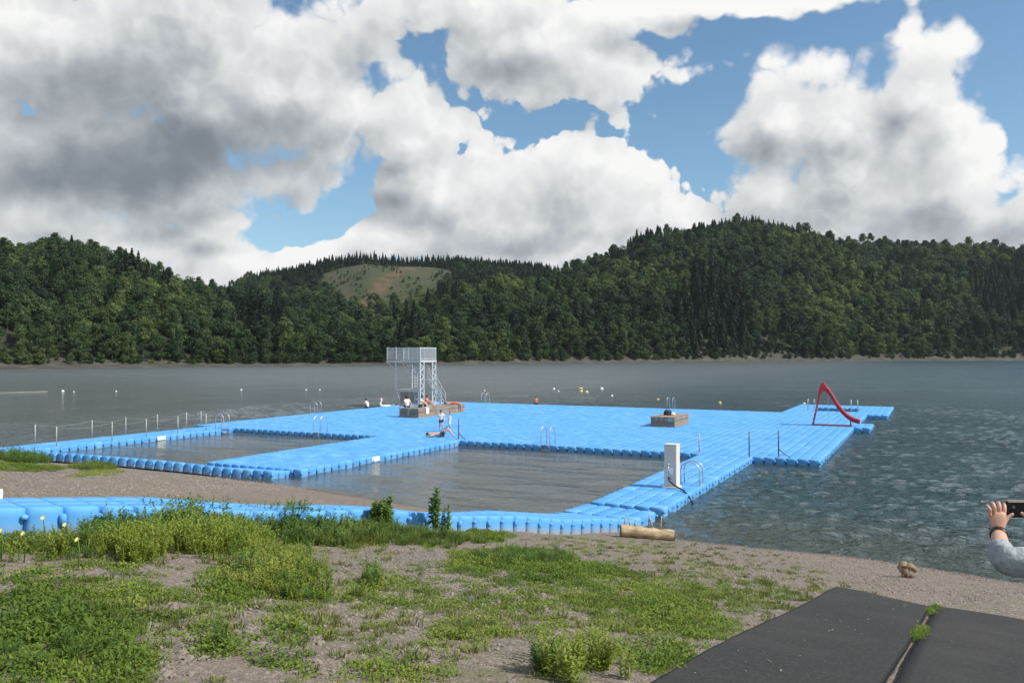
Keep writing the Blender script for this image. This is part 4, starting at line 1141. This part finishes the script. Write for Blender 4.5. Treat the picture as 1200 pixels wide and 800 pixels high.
# ---- the person with the phone at the right
def phone_person():
    W = Vector((2.12,3.62,4.425))            # left wrist
    El = Vector((1.995,3.38,4.352)); Sh = Vector((2.36,3.33,4.36))
    gx, gy = 2.57, 3.36; g0 = float(ground(gx,gy))
    r = thing('person', 'person in grey jacket and black wristband holding up a phone at the right edge', 'person', (0,0,0))
    C = Vector((gx,gy,0))
    def P(dx, dy, z): return (gx+dx, gy+dy, g0+z)
    zsh = Sh.z-g0
    RW = Vector((2.36,3.63,4.43)); REl = Vector((3.06,3.44,4.30)); RSh = Vector((2.78,3.33,4.36))
    RW = Vector((2.315,3.62,4.43))
    pts = [(*P(0,0,.92),.15),(*P(0,.02,1.12),.14),(*P(0,0,zsh-.10),.15),(*P(0,.0,zsh+.07),.058),(*P(0,.04,zsh+.20),.10),(*P(0,.03,zsh+.31),.065),
      (*Sh,.066),(*El,.046),(*El.lerp(W,.55),.037),(*W,.029),
      (*RSh,.066),(*REl,.05),(*REl.lerp(RW,.5),.04),(*RW,.030),
      (*P(-.1,0,.87),.10),(*P(-.11,.03,.48),.065),(*P(-.11,-.02,.09),.045),(*P(-.12,.15,.04),.036),
      (*P(.1,0,.87),.10),(*P(.11,.03,.48),.065),(*P(.11,-.02,.09),.045),(*P(.12,.15,.04),.036)]
    ed = [(0,1),(1,2),(2,3),(3,4),(4,5),(2,6),(6,7),(7,8),(8,9),(2,10),(10,11),(11,12),(12,13),(0,14),(14,15),(15,16),(16,17),(0,18),(18,19),(19,20),(20,21)]
    parts = [skin_mesh('body', pts, ed, 0)]
    def hand(W, sx, nails):
        """back of the hand to the viewer, fingers up and curled over the phone; sx=+1 thumb to the right"""
        def h(x, y, z): return (W.x+sx*x, W.y+y, W.z+z)
        palm = [(*h(0,0,-.015),(.027,.020)),(*h(.002,.006,.030),(.034,.016)),(*h(.004,.010,.060),(.039,.014)),(*h(.004,.016,.082),(.038,.012))]
        parts.append(skin_mesh('palm', palm, [(0,1),(1,2),(2,3)], 0))
        tips = []
        for k, (fx, L) in enumerate(((-.030,.034),(-.010,.044),(.012,.048),(.034,.042))):
            rr = .0088 if k else .0075
            z0 = .078+(.004 if k in (1,2) else 0)
            ch = [(*h(fx*.9,.012,z0-.02),rr),(*h(fx,.012,z0),rr*1.08),(*h(fx*1.12,.004+.004*k,z0+L*.42),rr),(*h(fx*1.2+.002,.018+.003*k,z0+L*.72),rr*.92),(*h(fx*1.2+.006,.036,z0+L*.74),rr*.78)]
            parts.append(skin_mesh('finger', ch, [(i,i+1) for i in range(4)], 0))
        th = [(*h(.020,.012,.012),.015),(*h(.042,.026,.034),.012),(*h(.062,.030,.056),.0105),(*h(.084,.026,.070),.008)]
        parts.append(skin_mesh('thumb', th, [(0,1),(1,2),(2,3)], 0))
    hand(W, 1, True); hand(RW, -1, False)
    bm = bmesh.new()
    for p_ in parts: bm.from_mesh(p_)
    me = bpy.data.meshes.new('body'); bm.to_mesh(me); bm.free(); me.materials.append(M['skin'])
    for p in me.polygons: p.use_smooth = True
    link('body', me, r)
    # jacket
    cuff = El.lerp(W,.50); rcuff = REl.lerp(RW,.5)
    jv = [(*P(0,0,.88),.185),(*P(0,.02,1.12),.18),(*P(0,0,zsh-.10),.19),(*Sh,.092),(*Sh.lerp(El,.55)+Vector((0,0,-.006)),.072),(*El,.066),(*El.lerp(W,.28),.058),(*cuff,.047),
          (*RSh,.092),(*REl,.068),(*rcuff,.047)]
    me = skin_mesh('jacket', jv, [(0,1),(1,2),(2,3),(3,4),(4,5),(5,6),(6,7),(2,8),(8,9),(9,10)], 0); me.materials.append(M['sleeve']); link('jacket', me, r)
    tv = [(*P(0,0,.90),.16),(*P(-.1,0,.84),.118),(*P(-.11,.03,.48),.085),(*P(-.11,-.02,.12),.07),(*P(.1,0,.84),.118),(*P(.11,.03,.48),.085),(*P(.11,-.02,.12),.07)]
    me = skin_mesh('trousers', tv, [(0,1),(1,2),(2,3),(0,4),(4,5),(5,6)], 0); me.materials.append(M['cloth_blue']); link('trousers', me, r)
    m = MB(); m.ball(P(0,.01,zsh+.25), .122, 10, (1,1.08,1.05)); m.build('hair', M['hair_brown'], r, True)
    # wristband, a closed ring round the wrist
    ax = (W-El).normalized(); a0 = El.lerp(W,.86); m = MB()
    x_ = ax.cross(Vector((0,0,1))).normalized(); y_ = ax.cross(x_)
    n = 24; prof = [(-.016,-.004),(-.014,.003),(.014,.003),(.016,-.004)]; vs = []; fs = []
    for (o_, t_) in prof:
        for k in range(n):
            a = 2*math.pi*k/n; vs.append(a0+ax*o_*1.0+x_*math.cos(a)*(.0325+t_)+y_*math.sin(a)*(.0300+t_))
    for i in range(3):
        for k in range(n): fs.append((i*n+k,i*n+(k+1)%n,(i+1)*n+(k+1)%n,(i+1)*n+k))
    for k in range(n): fs.append((3*n+k,3*n+(k+1)%n,(k+1)%n,k))
    m.add(vs, fs); wb = m.build('wristband', M['black'], None, True); tag(wb, 'black band round the wrist of the person with the phone', 'wristband')
    # phone
    ph = thing('phone', 'black phone in a dark red case held up at the right edge of the view', 'phone', (2.252,3.646,4.512))
    ph.rotation_euler = (R(8),0,0)
    m = MB(); m.box((0,0,0),(.158,.009,.074), None, .003); m.build('phone_body', M['black'], ph)
    m = MB(); m.box((0,.0065,0),(.164,.006,.080), None, .002); m.build('case', M['redcase'], ph)
    m = MB(); m.box((-.052,-.0052,.012),(.012,.001,.012)); m.build('camera_lens', M['silver'], ph)
phone_person()

# ------------------------------------------------------------------ logs, driftwood, post, mats
def near_log():
    a = px_ground(727,628); b = px_ground(782,629)
    A = Vector((a[0],a[1],max(0,float(ground(*a)))+.16)); B = Vector((b[0],b[1],float(ground(*b))+.15))
    B.x = A.x+1.40; B.y = A.y-.10
    B.z = max(.03,float(ground(B.x,B.y)))+.15
    L = (B-A).length; d = (B-A).normalized()
    r = thing('log', 'thick barkless pine log lying on the gravel at the front corner of the pontoon', 'log', A, math.atan2(d.y,d.x))
    r.rotation_euler = (0, -math.asin(d.z), math.atan2(d.y,d.x))
    m = MB(); m.tube([(L*f,.012*math.sin(f*9),.01*math.sin(f*7)) for f in np.linspace(0,1,15)], [.165+.012*math.sin(f*23)-.02*f for f in np.linspace(0,1,15)], 18, False)
    m.build('stem', M['log'], r, True)
    for x, s in ((0.0,-1),(L,1)):
        m = MB(); m.lathe([(.162 if x == 0 else .14,0),(.15 if x == 0 else .13,.012)], 18); e = m.build('cut_end', M['endgrain'], r); e.location = (x,0,0); e.rotation_euler = (0,R(90)*s,0)
    for f, ln, tl in ((.06,.20,.1),(.17,.14,-.3),(.26,.17,.05),(.60,.30,-.45),(.73,.34,.06)):
        m = MB(); m.tube([(L*f,0,.10),(L*f+tl*ln*.5,.02,.15+ln*.5),(L*f+tl*ln,.03,.15+ln)], [.026,.02,.015], 7); m.build('branch_stub', M['log'], r, True)
near_log()
def driftwood(px, py, label, parts):
    x, y = px_ground(px, py); r = thing('driftwood', label, 'driftwood', (x,y,float(ground(x,y))-.02), 0, 'driftwood pieces on the shore'); r.scale = (.82,.82,.82) if px > 900 else (1,1,1)
    for nm, pts, rad, mt in parts:
        m = MB(); m.tube(pts, rad, 10); m.build(nm, M[mt], r, True)
driftwood(771,618,'short broken tree stump behind the pine log, at the corner of the pontoon',[
 ('stump',[(-.28,.1,.12),(-.1,.12,.2),(.12,.1,.24),(.34,.05,.22)],[.10,.17,.18,.12],'endgrain'),('root',[(.25,.05,.2),(.5,0,.2),(.72,-.04,.24)],[.1,.085,.05],'log'),('root',[(-.1,.1,.2),(-.22,.0,.42),(-.3,-.05,.5)],[.06,.045,.02],'log')])
driftwood(1060,676,'upright pale driftwood stump at the water edge on the right',[
 ('stump',[(.05,0,-.02),(.03,.01,.08),(-.02,0,.17),(-.06,.02,.26),(-.02,.03,.33),(.03,.03,.36)],[.05,.07,.10,.125,.10,.05],'driftwood'),('root',[(.0,0,.28),(.10,-.02,.29),(.17,-.03,.24),(.20,-.04,.17)],[.085,.09,.07,.035],'driftwood'),
 ('root',[(.02,0,.10),(.12,-.05,.07),(.18,-.06,.10)],[.05,.035,.015],'endgrain'),('root',[(-.03,0,.12),(-.12,-.02,.06),(-.15,-.02,.0)],[.045,.03,.015],'driftwood'),('painted_hollow',[(-.13,-.07,.29),(-.05,-.095,.31),(.06,-.085,.31)],[.02,.03,.018],'endgrain')])  # last piece is solid; its dark colour imitates the shade of a hollow
def white_post():
    x, y = px_ground(1.5,612); z = float(ground(x,y))
    r = thing('marker_post', 'short white post with a dark foot at the left edge, in front of the floats', 'post', (x,y,z))
    m = MB(); m.tube([(0,0,.05),(0,0,.52)], .035, 10); m.build('post', M['white'], r, True)
    m = MB(); m.box((-.03,-.012,.27),(.02,.03,.40)); m.build('stripe', M['orange'], r)
    m = MB(); m.lathe([(.14,0),(.14,.05),(.06,.08)], 12); m.build('foot', M['black'], r, True)
white_post()

def mat_mat():
    m, n, b = newmat('worn black rubber matting')
    pos = n.add('ShaderNodeNewGeometry').outputs['Position']
    c = n.ramp(n.noise(pos, 26, 6, .75), [(.28,(.022,.022,.022)),(.55,(.046,.045,.044)),(.8,(.105,.10,.092))])
    c = n.mix(n.maprange(n.noise(pos, .9, 5, .65), .42, .7, 0, .5), c, (.070,.066,.058))
    fl = n.maprange(n.voronoi(pos, 17), .10, .05); fl = n.math('MULTIPLY', fl, n.maprange(n.noise(pos, 1.6, 3), .52, .66))
    c = n.mix(fl, c, (.24,.22,.18))
    n.link(c, b.inputs['Base Color']); b.inputs['Roughness'].default_value = .82; b.inputs['Specular IOR Level'].default_value = .25
    bp = n.add('ShaderNodeBump'); bp.inputs['Strength'].default_value = .8; bp.inputs['Distance'].default_value = .012
    n.link(n.noise(pos, 70, 4, .7), bp.inputs['Height']); n.link(bp.outputs[0], b.inputs['Normal'])
    return m
M['mat'] = mat_mat()
def rubber_mat(corners, label):
    """sheet draped on the bank between four ground corners (near-left, near-right, far-right, far-left)"""
    a, b, c, d = [np.array(p) for p in corners]; n = 40; v = []; f = []
    for layer in (0,1):
        for i in range(n+1):
            for j in range(n+1):
                u_, w_ = i/n, j/n
                p = (a*(1-u_)+b*u_)*(1-w_)+(d*(1-u_)+c*u_)*w_
                e = (.010*math.sin(w_*17+u_*9)+.008*rng.normal())*(1 if (i in (0,n) or j in (0,n)) else 0)
                p = p + e
                v.append((p[0],p[1],float(ground(p[0],p[1]))+.045-.04*layer))
    N = n+1
    for i in range(n):
        for j in range(n):
            q = i*N+j; f.append((q,q+N,q+N+1,q+1)); q += N*N; f.append((q,q+1,q+N+1,q+N))
    for i in range(n):
        for (s0, s1) in ((i*N,(i+1)*N),(i*N+n,(i+1)*N+n),(i,i+1),(n*N+i,n*N+i+1)): f.append((s0,s1,s1+N*N,s0+N*N))
    o = link('rubber_mat', np_mesh('rubber_mat', v, f, M['mat'])); tag(o, label, 'mat', 'rubber mats on the ramp')
fl = np.array(px_ground(980,689)); fr = np.array(px_ground(1092,713)); sm = np.array(px_ground(1040,800)); nl = np.array(px_ground(768,800))
dirv = (fl-nl)/np.linalg.norm(fl-nl); dseam = (fr-sm)/np.linalg.norm(fr-sm)
rubber_mat([fl-dirv*14, fr-dseam*14-np.array([.02,0]), fr-np.array([.02,0]), fl], 'left black rubber mat of the ramp, with the pointed far corner')
fr2 = np.array(px_ground(1096,712)); far2 = np.array(px_ground(1199,728)); dd = (far2-fr2)/np.linalg.norm(far2-fr2)
rubber_mat([fr2-dseam*14+np.array([.02,0]), fr2+dd*4.5-dseam*14, fr2+dd*4.5, fr2+np.array([.02,0])], 'right black rubber mat of the ramp, cut off by the corner of the view')
MATS = [(fl-dirv*14, fr-dseam*14, fr, fl), (fr2-dseam*14, fr2+dd*4.5-dseam*14, fr2+dd*4.5, fr2)]
def in_mat(x, y):
    for poly in MATS:
        ok = True
        for k in range(4):
            a, b = poly[k], poly[(k+1)%4]
            if (b[0]-a[0])*(y-a[1])-(b[1]-a[1])*(x-a[0]) < 0: ok = False
        if ok: return True
    return False

# ------------------------------------------------------------------ weeds, grass, stones
rng = np.random.default_rng(23)
def leaf_quads(base, direc, length, width, up=None):
    """narrow bent leaves of two quads each"""
    k = len(base); d = direc/np.linalg.norm(direc, axis=1, keepdims=True)
    side = np.cross(d, np.array([0,0,1.])+rng.normal(0,.25,(k,3))); side /= np.linalg.norm(side, axis=1, keepdims=True)+1e-9
    L = length[:,None]; w = width[:,None]
    mid = base+d*L*.55; tip = base+d*L + np.array([0,0,-1.])*L*rng.uniform(.05,.35,(k,1))
    v = np.stack([base-side*w*.25, base+side*w*.25, mid+side*w*.5, mid-side*w*.5, tip+side*w*.08, tip-side*w*.08], 1).reshape(-1,3)
    i = np.arange(k)*6
    f = np.concatenate([np.stack([i,i+1,i+2,i+3],1), np.stack([i+3,i+2,i+4,i+5],1)])
    return v, f
def herb_patch(k, rad, h):
    ph = rng.uniform(0,6.28,k); r = rad*np.sqrt(rng.uniform(0,1,k))
    b = np.stack([r*np.cos(ph), r*np.sin(ph), rng.uniform(0,h,k)*(1-(r/rad)**2*.7)], 1)
    d = np.stack([rng.normal(0,1,k), rng.normal(0,1,k), rng.uniform(.2,1.2,k)], 1)
    return leaf_quads(b, d, rng.uniform(.02,.048,k), rng.uniform(.010,.022,k))
def weed_tuft(stems, leaves, h, spread, ll=.07, lw=.016):
    vs, fs, off = [], [], 0
    for s_ in range(stems):
        a = rng.uniform(0,6.28); r0 = spread*.4*math.sqrt(rng.uniform(0,1)); hh = h*rng.uniform(.6,1.1)
        p0 = np.array([r0*math.cos(a), r0*math.sin(a), 0]); top = p0+np.array([math.cos(a)*spread*rng.uniform(.1,.6), math.sin(a)*spread*rng.uniform(.1,.6), hh])
        f_ = np.linspace(.06,1,leaves); b = p0+(top-p0)*f_[:,None]**1.0 + rng.normal(0,.006,(leaves,3))
        ph = rng.uniform(0,6.28,leaves)
        d = np.stack([np.cos(ph), np.sin(ph), rng.uniform(.2,1.1,leaves)], 1)
        v, f = leaf_quads(b, d, ll*rng.uniform(.6,1.3,leaves)*(1.25-.6*f_), lw*rng.uniform(.7,1.3,leaves))
        vs.append(v); fs.append(f+off); off += len(v)
        sv, sf = leaf_quads(p0[None], (top-p0)[None], np.array([hh*1.0]), np.array([.012])); vs.append(sv); fs.append(sf+off); off += len(sv)
    return np.concatenate(vs), np.concatenate(fs)
def grass_tuft(k, h, rad):
    ph = rng.uniform(0,6.28,k); r = rad*np.sqrt(rng.uniform(0,1,k))
    b = np.stack([r*np.cos(ph), r*np.sin(ph), np.zeros(k)], 1)
    d = np.stack([np.cos(ph)*.35+rng.normal(0,.22,k), np.sin(ph)*.35+rng.normal(0,.22,k), np.ones(k)], 1)
    return leaf_quads(b, d, h*rng.uniform(.5,1.15,k), rng.uniform(.008,.016,k))
def lib_of(name, items):
    c = bpy.data.collections.new(name)
    for k, (v, f, m) in enumerate(items):
        c.objects.link(bpy.data.objects.new(name+'_%02d' % k, np_mesh(name, v, f, m)))
    return c
herbs = lib_of('herb_library', [(*herb_patch(130,.18,.05),M['herb']) for _ in range(4)]+[(*herb_patch(190,.20,.12),M['herb']) for _ in range(2)]+[(*herb_patch(90,.19,.05),M['dryweed']) for _ in range(2)]+[(*grass_tuft(45,.10,.10),M['drygrass']) for _ in range(3)])
weeds = lib_of('weed_library', [(*weed_tuft(8,28,.55,.24,.085,.027),M['weed']) for _ in range(3)]+[(*weed_tuft(8,26,.5,.25,.070,.024),M['dryweed']) for _ in range(2)]+[(*grass_tuft(60,.45,.14),M['grassblade']) for _ in range(3)])
def zone(px, py, rx, ry, dens):
    """points in an elliptical patch of the bank; the patch lies on the ground, its corners found by sight lines"""
    c = np.array(px_ground(px,py)); ex = np.array(px_ground(px+rx,py))-c
    fy = np.array(px_ground(px,max(py-ry,520)))-c; ny = np.array(px_ground(px,py+ry))-c
    area = math.pi*np.linalg.norm(ex)*(np.linalg.norm(fy)+np.linalg.norm(ny))/2
    k = int(area*dens)
    a = rng.uniform(0,6.28,k); r = np.sqrt(rng.uniform(0,1,k))
    lat = (r*np.cos(a))[:,None]*ex; dep = np.where((np.sin(a) > 0)[:,None], (r*np.abs(np.sin(a)))[:,None]*fy, (r*np.abs(np.sin(a)))[:,None]*ny)
    return c+lat+dep, r
def cover(name, coll, zones, label, cat, nidx):
    P, I, Sc = [], [], []
    for (px,py,rx,ry,dens,kinds,s0,s1) in zones:
        pts, r = zone(px,py,rx,ry,dens)
        # clumpy, ragged outline
        nz = np.sin(pts[:,0]*3.1+pts[:,1]*1.7)+np.sin(pts[:,0]*1.3-pts[:,1]*4.1+1)+np.sin(pts[:,0]*7.3+2)*np.sin(pts[:,1]*6.1)
        keep = rng.uniform(0,1,len(pts)) < np.clip(1.25-.75*r**2+.32*nz, .08, 1)
        keep &= np.array([not in_mat(p[0],p[1]) for p in pts], bool) if len(pts) else keep
        pts = pts[keep]; r = r[keep]
        P.append(pts); I.append(rng.choice(kinds, len(pts))); Sc.append(rng.uniform(s0,s1,len(pts))*(1.1-.45*r))
    P = np.concatenate(P); I = np.concatenate(I); Sc = np.concatenate(Sc); N = len(P)
    z = ground(P[:,0],P[:,1])-.01
    o = scatter(name, coll, np.column_stack([P,z]), I, np.column_stack([rng.normal(0,.1,N),rng.normal(0,.1,N),rng.uniform(0,6.28,N)]), np.column_stack([Sc,Sc,Sc*rng.uniform(.8,1.2,N)]))
    tag(o, label, cat, kind='stuff'); print(name, N)
HK = [0,1,2,3]; HB = [4,5,0]; HD = [6,7,1]; HG = [8,9,10]
cover('low_herbs', herbs, [
 (60,750,120,75,46,HB+HK,.8,1.5),(130,720,130,45,22,HK+HD,.7,1.2),(60,680,130,34,22,HK+HD,.7,1.2),(200,690,170,30,12,HK+HD,.6,1.1),
 (300,690,90,34,30,HK+HB,.7,1.3),(340,740,40,20,20,HK,.7,1.1),(500,700,120,26,18,HD+HK,.6,1.0),(650,700,150,40,13,HK+HD,.6,1.1),(600,658,70,16,30,HB,.7,1.2),
 (660,668,80,18,26,HB+HK,.7,1.3),(730,690,120,26,22,HK,.6,1.1),(790,720,90,30,26,HK+HB,.6,1.2),(780,760,90,40,28,HK,.7,1.2),(850,690,90,20,14,HK+HD,.5,.9),
 (560,745,60,16,34,HB,.7,1.3),(520,770,120,30,10,HK+HD,.6,1.0),(400,790,120,20,16,HK,.6,1.1),(265,752,26,16,60,HB,.9,1.5),(325,775,28,14,50,HB,.8,1.3),(440,690,60,20,26,HB+HD,.7,1.2),
 (900,700,60,14,10,HD,.5,.8),(400,640,170,12,10,HD,.6,1.0),(700,640,100,10,8,HD,.5,.8),(480,790,50,14,30,HK,.7,1.2),(150,790,60,14,10,HK,.6,1.0),
 (30,640,60,16,40,HB,.8,1.4),(560,628,40,8,40,HB,.8,1.3),(35,548,45,5,14,HB,.8,1.3),(120,553,30,4,6,HD,.7,1.1),(450,725,470,80,4,HG+[6],.6,1.1),(720,690,300,60,6,HG+[7,0],.6,1.1),(200,700,260,90,7,HG+[6],.7,1.2),(850,690,150,50,5,HG,.5,.9),(640,650,300,20,3,HG,.5,.8),(560,765,240,36,5,HG+[0],.6,1.0)],
 'low bright green herbs and ground cover spreading over the gravel bank', 'ground cover', 8)
cover('tall_weeds', weeds, [
 (218,624,96,20,46,[0,1,2,0,1,5],.62,.98),(340,622,90,14,46,[0,1,2,5],.6,.95),(430,630,90,10,40,[0,5,6,7],.5,.9),(500,634,70,8,30,[5,6,7,0],.35,.6),
 (250,640,80,14,26,[3,4],.6,.95),(170,645,50,14,24,[3,4],.6,.9),(320,672,66,24,26,[3,4,3,0],.45,.78),(360,690,40,16,22,[3,4,0],.4,.7),(60,640,70,10,26,[0,1,5],.35,.52),(20,638,30,8,26,[0,1,5],.35,.5),
 (60,650,80,12,16,[0,3,5],.5,.8),(670,785,38,18,46,[0,3,4],.6,.95),(265,755,24,14,24,[0,1],.4,.6),(440,690,40,14,18,[0,3],.45,.7),(615,655,60,10,26,[5,6,0],.35,.6),
 (60,760,110,50,5,[0,5],.35,.6),(30,538,34,7,22,[5,6,0],.9,1.5),(110,548,26,3,5,[5,6],.7,1.0),(560,742,40,10,14,[5,0],.3,.5),(720,790,60,14,10,[0,3],.4,.7)],
 'clumps of tall weeds and grass along the drawn-up floats and over the bank', 'weeds', 8)
def strip_weeds():
    # weeds growing in the joint between the two mats
    P = []; a = fr; b = sm
    for f0, f1, n_ in ((.0,.2,34),(.42,.6,34)):
        f = rng.uniform(f0,f1,n_); P.append(a+(b-a)*f[:,None]+rng.normal(0,.022,(n_,2))+np.array([.02,0]))
    P = np.concatenate(P); N = len(P); s = rng.uniform(.22,.5,N)
    o = scatter('joint_weeds', herbs, np.column_stack([P,ground(P[:,0],P[:,1])+.02]), rng.choice([0,1,4,5],N), np.column_stack([np.zeros(N),np.zeros(N),rng.uniform(0,6.28,N)]), np.column_stack([s,s,s*1.2]))
    tag(o, 'green weeds growing in the joint between the two rubber mats', 'weeds', kind='stuff')
strip_weeds()
def stone_lib():
    c = bpy.data.collections.new('stone_library')
    for k in range(5):
        bm = bmesh.new(); bmesh.ops.create_icosphere(bm, subdivisions=2, radius=1)
        for v in bm.verts:
            q = v.co.normalized(); f = 1+.25*math.sin(q.x*3+k)+.2*math.sin(q.y*4+2*k)+rng.normal(0,.06); v.co = Vector((q.x*f*1.2,q.y*f*.9,q.z*f*.55))
        me = bpy.data.meshes.new('stone'); bm.to_mesh(me); bm.free(); me.materials.append(M['rock']); c.objects.link(bpy.data.objects.new('stone_lib_%02d' % k, me))
    return c
stones = stone_lib()
def gravel_stones():
    P, Sc = [], []
    def put(px,py,rx,ry,dens,s0,s1):
        pts, r = zone(px,py,rx,ry,dens); P.append(pts); Sc.append(s0*(s1/s0)**(rng.uniform(0,1,len(pts))**2.2))
    put(500,720,600,90,40,.008,.024); put(200,750,75,42,150,.010,.035); put(200,752,55,30,20,.03,.06); put(550,690,160,35,60,.010,.03); put(420,730,120,60,60,.010,.035)
    put(900,660,320,26,20,.010,.028); put(1120,690,120,18,40,.010,.030); put(200,568,300,12,9,.015,.045); put(460,760,120,40,50,.008,.022)
    p = np.concatenate(P); s = np.concatenate(Sc); keep = np.array([not in_mat(a[0],a[1]) for a in p]); p = p[keep]; s = s[keep]; N = len(p)
    o = scatter('gravel_stones', stones, np.column_stack([p,ground(p[:,0],p[:,1])]), rng.integers(0,5,N), rng.uniform(-.5,.5,(N,3))*np.array([1,1,12]), np.column_stack([s,s,s]))
    tag(o, 'loose gravel and pale broken stones lying on the bank', 'gravel', kind='stuff'); print('stones', N)
gravel_stones()
def mat_litter():
    P = []
    for poly in MATS:
        a, b, c, d = poly; k = 90; u_ = rng.uniform(.02,.98,k); w_ = 1-rng.uniform(0,1,k)**1.6*.75
        p = (a*(1-u_)[:,None]+b*u_[:,None])*(1-w_)[:,None]+(d*(1-u_)[:,None]+c*u_[:,None])*w_[:,None]; P.append(p)
    p = np.concatenate(P); N = len(p); s = .004*(3.0**(rng.uniform(0,1,N)**2.5))
    o = scatter('mat_litter', stones, np.column_stack([p,ground(p[:,0],p[:,1])+.049]), rng.integers(0,5,N), rng.uniform(-.4,.4,(N,3))*np.array([1,1,12]), np.column_stack([s*1.3,s,s*.7]))
    tag(o, 'scattered grit and small pale stones on the rubber mats', 'grit', kind='stuff')
mat_litter()

def leafy_plant(px, py, h, stems, leaves, spread, label, ll=.11, lw=.035):
    x, y = px_ground(px,py); r = thing('leafy_plant', label, 'plant', (x,y,float(ground(x,y))))
    m = MB(); vs, fs, off = [], [], 0
    for k in range(stems):
        a = k*2.4; top = Vector((math.cos(a)*spread*rng.uniform(.2,1), math.sin(a)*spread*rng.uniform(.2,1), h*rng.uniform(.72,1.0)))
        if k == 0: top = Vector((0,0,h))
        b0 = Vector((math.cos(a)*.05*min(1,k), math.sin(a)*.05*min(1,k), 0))
        pts = [b0.lerp(top,f)+Vector((math.cos(a),math.sin(a),0))*spread*.25*math.sin(f*math.pi) for f in np.linspace(0,1,6)]
        m.tube(pts, [.012,.011,.01,.008,.006,.003], 6)
        f_ = rng.uniform(.12,1,leaves); P = np.array([list(b0.lerp(top,f)+Vector((math.cos(a),math.sin(a),0))*spread*.25*math.sin(f*math.pi)) for f in f_])
        ph = rng.uniform(0,6.28,leaves); d = np.stack([np.cos(ph),np.sin(ph),rng.uniform(-.1,.9,leaves)],1)
        v, f = leaf_quads(P, d, ll*rng.uniform(.7,1.3,leaves)*(1.2-.6*f_), lw*rng.uniform(.8,1.2,leaves)); vs.append(v); fs.append(f+off); off += len(v)
    m.build('stems', M['plantleaf'], r)
    link('foliage', np_mesh('foliage', np.concatenate(vs), np.concatenate(fs), M['plantleaf']), r)
leafy_plant(511,625,.92,3,105,.16,'tall slender leafy plant standing in front of the beached floats',.14,.055)
leafy_plant(525,625,.62,3,60,.12,'thin shorter sprig right beside the tall slender plant',.10,.04)
leafy_plant(449,622,.64,13,110,.28,'bushy dark green plant in front of the beached floats',.13,.042)
def yellow_flower(px, py, label):
    x, y = px_ground(px,py+34); z = float(ground(x,y)); hz = CAMZ-(py-HY)/F*y-z
    r = thing('yellow_flower', label, 'flower', (x,y,z), 0, 'pale yellow flowers in the weeds at the left')
    m = MB(); m.tube([(0,0,0),(.02,0,hz*.6),(0,0,hz)], [.008,.007,.005], 6); m.build('stem', M['weed'], r, True)
    m = MB()
    for k in range(5):
        a = k*1.257; q = Euler((R(35),0,a)).to_matrix(); m.add([Euler((R(48),R(18*math.sin(px)),0)).to_matrix()@(q@Vector(p))+Vector((0,0,hz)) for p in ((-.005,.0,0),(.005,0,0),(.020,.024,.012),(.003,.036,-.002),(-.019,.022,.016))], [(0,1,2,3,4)])
    m.build('petals', M['flower'], r); m = MB(); m.ball((0,0,hz+.008), .010, 6); m.build('flower_centre', M['yellow'], r, True)
for a in ((52,607,'pale yellow flower against the blue float, left of the others'),(78,615,'pale yellow flower below the notch between two floats'),(30,625,'yellow flower low in the weeds near the left edge'),(93,632,'yellow flower low in the weeds, rightmost of them'),(3,622,'yellow flower at the very left edge beside the white post')): yellow_flower(*a)
def haze():
    m = bpy.data.materials.new('thin summer haze'); m.use_nodes = True; nt = m.node_tree
    nt.nodes.remove(nt.nodes['Principled BSDF']); v = nt.nodes.new('ShaderNodeVolumePrincipled')
    v.inputs['Color'].default_value = (.80,.88,.97,1); v.inputs['Density'].default_value = .00006; v.inputs['Anisotropy'].default_value = .3
    nt.links.new(v.outputs[0], nt.nodes['Material Output'].inputs['Volume'])
    mb = MB(); mb.box((0,700,70),(9000,5200,180)); o = mb.build('haze', m); tag(o, kind='stuff')
haze()
print('done')
